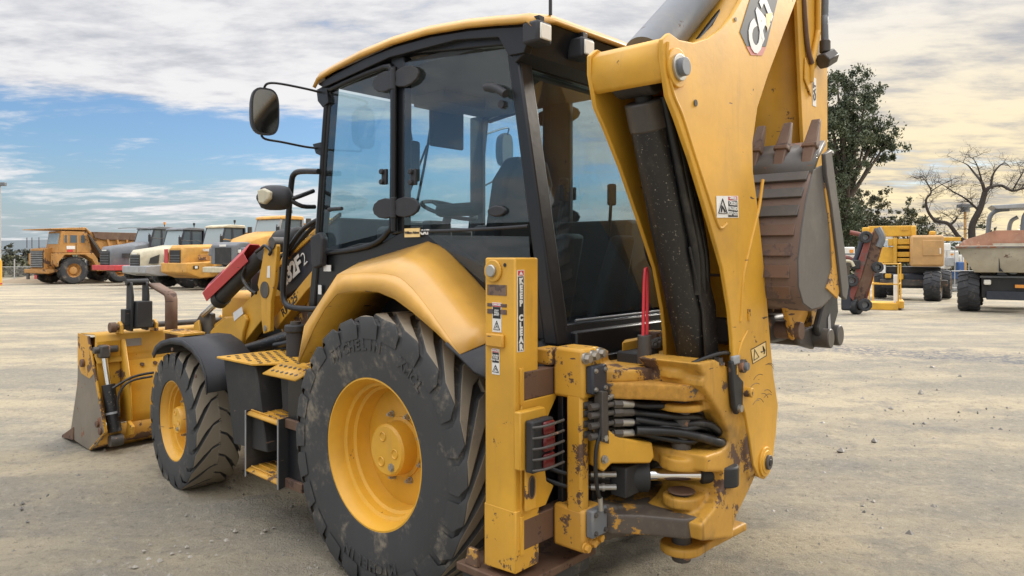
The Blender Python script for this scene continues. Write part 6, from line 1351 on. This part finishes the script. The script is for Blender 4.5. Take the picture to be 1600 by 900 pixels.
# ---- tilted red implement on wheels
ri = thing('red_implement', 'tilted rusty red steel frame on small wheels beside the lift basket', 'machine', atl_(1342, 22.6), rad(-25)); s_2 = 22.6/1120
def rp(px, py, y=0): return ((px-1342)*s_2*.9, y, 1.67-(py-397)*s_2-ri.location.z)
pr('main_beam', [rp(1366, 356, -.25), rp(1377, 360, -.25), rp(1374, 400, -.25), rp(1346, 480, -.25), rp(1331, 472, -.25), rp(1352, 410, -.25)], (0, .5, 0), 'rust', ri, .03)
pr('red_side', [rp(1352, 374, -.3), rp(1364, 362, -.3), rp(1346, 430, -.3), rp(1333, 470, -.3), rp(1326, 462, -.3), rp(1338, 415, -.3)], (0, .1, 0), 'rustred', ri, .02)
pr('red_rail', [rp(1374, 385, -.1), rp(1378, 386, -.1), rp(1354, 470, -.1), rp(1348, 478, -.1)], (0, .3, 0), 'rustred', ri, .01)
tb('top_arm', [rp(1328, 363), rp(1342, 366), rp(1354, 372)], .07, 'rustred', ri, 8, 2); tb('black_tube', [rp(1347, 378, -.1), rp(1340, 400, -.1), rp(1336, 408, -.1)], .09, 'navy', ri, 8, 2)
bm = bmesh.new(); tube(bm, [rp(1370, 357, -.2), rp(1377, 372, -.2), rp(1372, 386, -.2)], .11, 8, 3); link('bent_guard', bm, 'grey', ri)
for px, py, r in ((1352, 371, .19), (1331, 438, .19), (1370, 417, .17), (1351, 475, .20)):
    e = far_wheel(ri, 0, 0, r, .16, 'palegrey', 10); p = rp(px, py, -.35); e.location = (p[0], p[1], p[2]-r); e.rotation_euler = (0, 0, rad(195))
e = far_wheel(ri, 0, 0, .27, .22, 'white', 12); e.location = (rp(1338, 480)[0], -.1, 0); e.rotation_euler = (0, 0, rad(240))
bx('engine_block', rp(1314, 0)[0], rp(1331, 0)[0], -.3, .2, rp(0, 478)[2]*.0+.12, rp(0, 440)[2], 'navy', ri, .06); bx('control_box', rp(1330, 0)[0], rp(1344, 0)[0], -.4, -.1, rp(0, 420)[2], rp(0, 406)[2], 'matt_black', ri, .03)
tb('cream_hose', [rp(1312, 414, -.4), rp(1320, 408, -.4), rp(1330, 409, -.4), rp(1334, 416, -.4)], .045, 'cream', ri, 8, 3); cy('yellow_lamp', rp(1317, 424, -.4), rp(1320, 424, -.4), .06, 'dec_yellow', ri); tb('red_grille', [rp(1312, 402, .1), rp(1326, 404, .1), rp(1338, 410, .1)], .09, 'rustred', ri, 8, 2)
tb('lower_link', [rp(1316, 470), rp(1330, 484), rp(1338, 478)], .05, 'darksteel', ri, 8, 2)
# ---- white pickup-like service vehicle behind
sv = thing('service_vehicle', 'white service vehicle partly hidden behind the tilted red frame', 'vehicle', atl_(1318, 40), 0); q_ = 40/1120
def sv_(px, py): return ((px-1318)*q_, 1.67-(py-397)*q_-sv.location.z)
def sbx(nm, px0, px1, py0, py1, d0, d1, mat, bev=.03): a = sv_(px0, py1); b = sv_(px1, py0); return bx(nm, a[0], b[0], d0, d1, a[1], b[1], mat, sv, bev)
sbx('cab', 1288, 1311, 371, 398, 0, 1.7, 'white', .08); sbx('cab_window', 1303, 1311.4, 374, 386, .2, 1.5, 'farglass', .02); sbx('body', 1304, 1335, 386, 402, -.1, 1.9, 'white', .06); sbx('body_stripe', 1304, 1335, 396, 398, -.12, -.1, 'grey', .004); sbx('orange_badge', 1326, 1332, 390, 395, -.13, -.1, 'lamp_amber', .01); sbx('beacon', 1314, 1318, 382, 386, .4, .6, 'navy', .03)
for px in (1296, 1328): far_wheel(sv, sv_(px, 0)[0], .2, .42, .28, 'palegrey', 14)
sbx('underbody', 1292, 1335, 402, 416, .2, 1.6, 'darksteel')
# ---- blue and white equipment behind the lift
be = thing('blue_white_equipment', 'stack of white and blue equipment behind the lift tyres', 'equipment', atl_(1494, 40), 0)
def ebx(nm, px0, px1, py0, py1, d0, d1, mat, bev=.02): return bx(nm, (px0-1494)*q_, (px1-1494)*q_, d0, d1, 1.67-(py1-397)*q_-be.location.z, 1.67-(py0-397)*q_-be.location.z, mat, be, bev)
ebx('white_cabinet', 1474, 1486, 380, 420, 0, 1, 'white', .05); ebx('white_housing', 1484, 1502, 392, 412, .2, 1.2, 'white', .05); ebx('blue_tank', 1476, 1488, 402, 416, -.2, 0, 'palegrey', .05); ebx('blue_drum', 1493, 1502, 409, 424, -.3, 0, 'blue', .05)
ebx('blue_base', 1474, 1512, 424, 436, .1, 1.1, 'blue', .03); ebx('warning_sticker', 1486, 1493, 396, 399, -.01+.2, .2, 'lamp_amber', .0); ebx('grey_frame', 1474, 1514, 436, 444, .2, 1.0, 'grey'); ebx('skid', 1474, 1514, 444, 455, .1, 1.1, 'palegrey'); ebx('white_column', 1505, 1512, 398, 426, .3, .8, 'white', .03)
for px in (1478, 1490, 1502, 1512): tb('cage_bar', [((px-1494)*q_, -.1, .1), ((px-1494)*q_, -.1, 2.3)], .025, 'galv', be, 6, 1)
tb('cage_rail', [((1474-1494)*q_, -.1, 2.3), ((1514-1494)*q_, -.1, 2.3)], .025, 'galv', be, 6, 1)

# ---- site dumper
du = thing('site_dumper', 'site dumper with a rusty wide hopper at the right edge of the yard', 'dumper', atl_(1584, 23.4), rad(-29)); d_s = 23.4/1120
def dp(px, py, y=0): return ((px-1584)*d_s*.85, y, 1.67-(py-397)*d_s-du.location.z)
for px, sg in ((1515, -1), (1653, 1)):
    e = far_wheel(du, 0, 0, .67, .62, 'cream', 16); e.location = (dp(px, 0)[0], .1, 0); e.rotation_euler = (0, 0, rad(84))
for px in (1532, 1640):
    e = far_wheel(du, 0, 0, .62, .58, 'cream', 16); e.location = (dp(px, 0)[0], 3.0, 0); e.rotation_euler = (0, 0, rad(90))
# hopper: front lip lower, sloping sides
H0 = [dp(1490, 385, -1.0), dp(1678, 385, -1.0), dp(1640, 425, -.7), dp(1520, 425, -.7)]
H1 = [dp(1500, 380, 1.3), dp(1668, 380, 1.3), dp(1636, 430, 1.1), dp(1530, 430, 1.1)]
bm = bmesh.new(); a = [bm.verts.new(p) for p in H0]; b = [bm.verts.new(p) for p in H1]
bm.faces.new(a); bm.faces.new(b[::-1])
for i in range(1, 4): bm.faces.new((a[i], b[i], b[(i+1) % 4], a[(i+1) % 4]))
hp_ = link('hopper_body', bm, 'skip_cream', du, sharp=20); m_ = hp_.modifiers.new('s', 'SOLIDIFY'); m_.thickness = .03
pr('hopper_lip', [dp(1489, 385, -1.03), dp(1679, 385, -1.03), dp(1679, 388, -1.03), dp(1490, 388, -1.03)], (0, .06, 0), 'rustgrey', du, .008)
sheet('hopper_back', [dp(1496, 383, -.9), dp(1508, 374, .3), dp(1562, 358, 1.5), dp(1610, 358, 1.5), dp(1662, 374, .3), dp(1672, 383, -.9)], [dp(1520, 410, -.6), dp(1525, 410, .3), dp(1560, 405, 1.2), dp(1610, 405, 1.2), dp(1650, 410, .3), dp(1655, 410, -.6)], 'skip_rust', du, .03, sharp=20)
pr('hopper_rib', [dp(1558, 400, -.86), dp(1594, 400, -.86), dp(1594, 408, -.82), dp(1562, 408, -.82)], (0, .1, 0), 'skip_cream', du, .01)
for px in (1548, 1596): pr('hopper_strut', [dp(px, 395, -.9), dp(px+9, 395, -.9), dp(px+11, 418, -.8), dp(px+24, 430, -.6), dp(px+8, 430, -.6)], (0, .25, 0), 'navy', du, .02)
pr('front_chassis', [dp(1532, 429, -.35), dp(1632, 429, -.35), dp(1632, 466, -.35), dp(1532, 466, -.35)], (0, 1.0, 0), 'matt_black', du, .03)
pr('chassis_beam', [dp(1540, 455, -.45), dp(1625, 455, -.45), dp(1625, 468, -.45), dp(1540, 468, -.45)], (0, .1, 0), 'navy', du, .01); pr('guard_plate', [dp(1530, 431, -.42), dp(1640, 431, -.42), dp(1640, 434, -.42), dp(1530, 434, -.42)], (0, .1, 0), 'grey', du, .01)
bx('headlight', dp(1536, 0)[0], dp(1547, 0)[0], -.50, -.36, dp(0, 445)[2], dp(0, 437)[2], 'lamp_clear', du, .03); bx('amber_reflector', dp(1583, 0)[0], dp(1597, 0)[0], -.48, -.45, dp(0, 449)[2], dp(0, 444)[2], 'lamp_amber', du, .005); bx('coupling', dp(1574, 0)[0], dp(1586, 0)[0], -.5, -.3, dp(0, 428)[2], dp(0, 421)[2], 'grey', du, .03)
for px, yy in ((1556, 1.9), (1612, 1.9)): tb('roll_bar', [dp(px-4, 372, yy), dp(px-2, 350, yy), dp(px, 335, yy), dp(px+6, 327, yy), dp(px+16, 323, yy), dp(px+32, 322, yy)], .075, 'grey', du, 10, 3)
tb('roll_bar', [dp(1591, 372, 2.6), dp(1592, 352, 2.6), dp(1596, 340, 2.6), dp(1606, 334, 2.6)], .07, 'palegrey', du, 10, 3)
pr('canopy', [dp(1557, 315, 1.7), dp(1640, 312, 1.7), dp(1640, 321, 1.7), dp(1566, 322, 1.7)], (0, 1.6, 0), 'palegrey', du, .03)
pr('rear_body', [dp(1545, 410, 1.6), dp(1625, 410, 1.6), dp(1625, 466, 1.6), dp(1545, 466, 1.6)], (0, 2.0, 0), 'matt_black', du, .05)
# site fence panels far right
tf = thing('pipe_fence', 'low galvanised pipe fence behind the dumper', 'fence', atl_(1500, 36), 0)
for i in range(8): cy('fence_post', (i*1.5, 0, 0), (i*1.5, 0, 1.25), .03, 'galv', tf, seg=8)
for z in (.35, 1.2): cy('fence_rail', (-.5, 0, z), (11, 0, z), .025, 'galv', tf, seg=8)
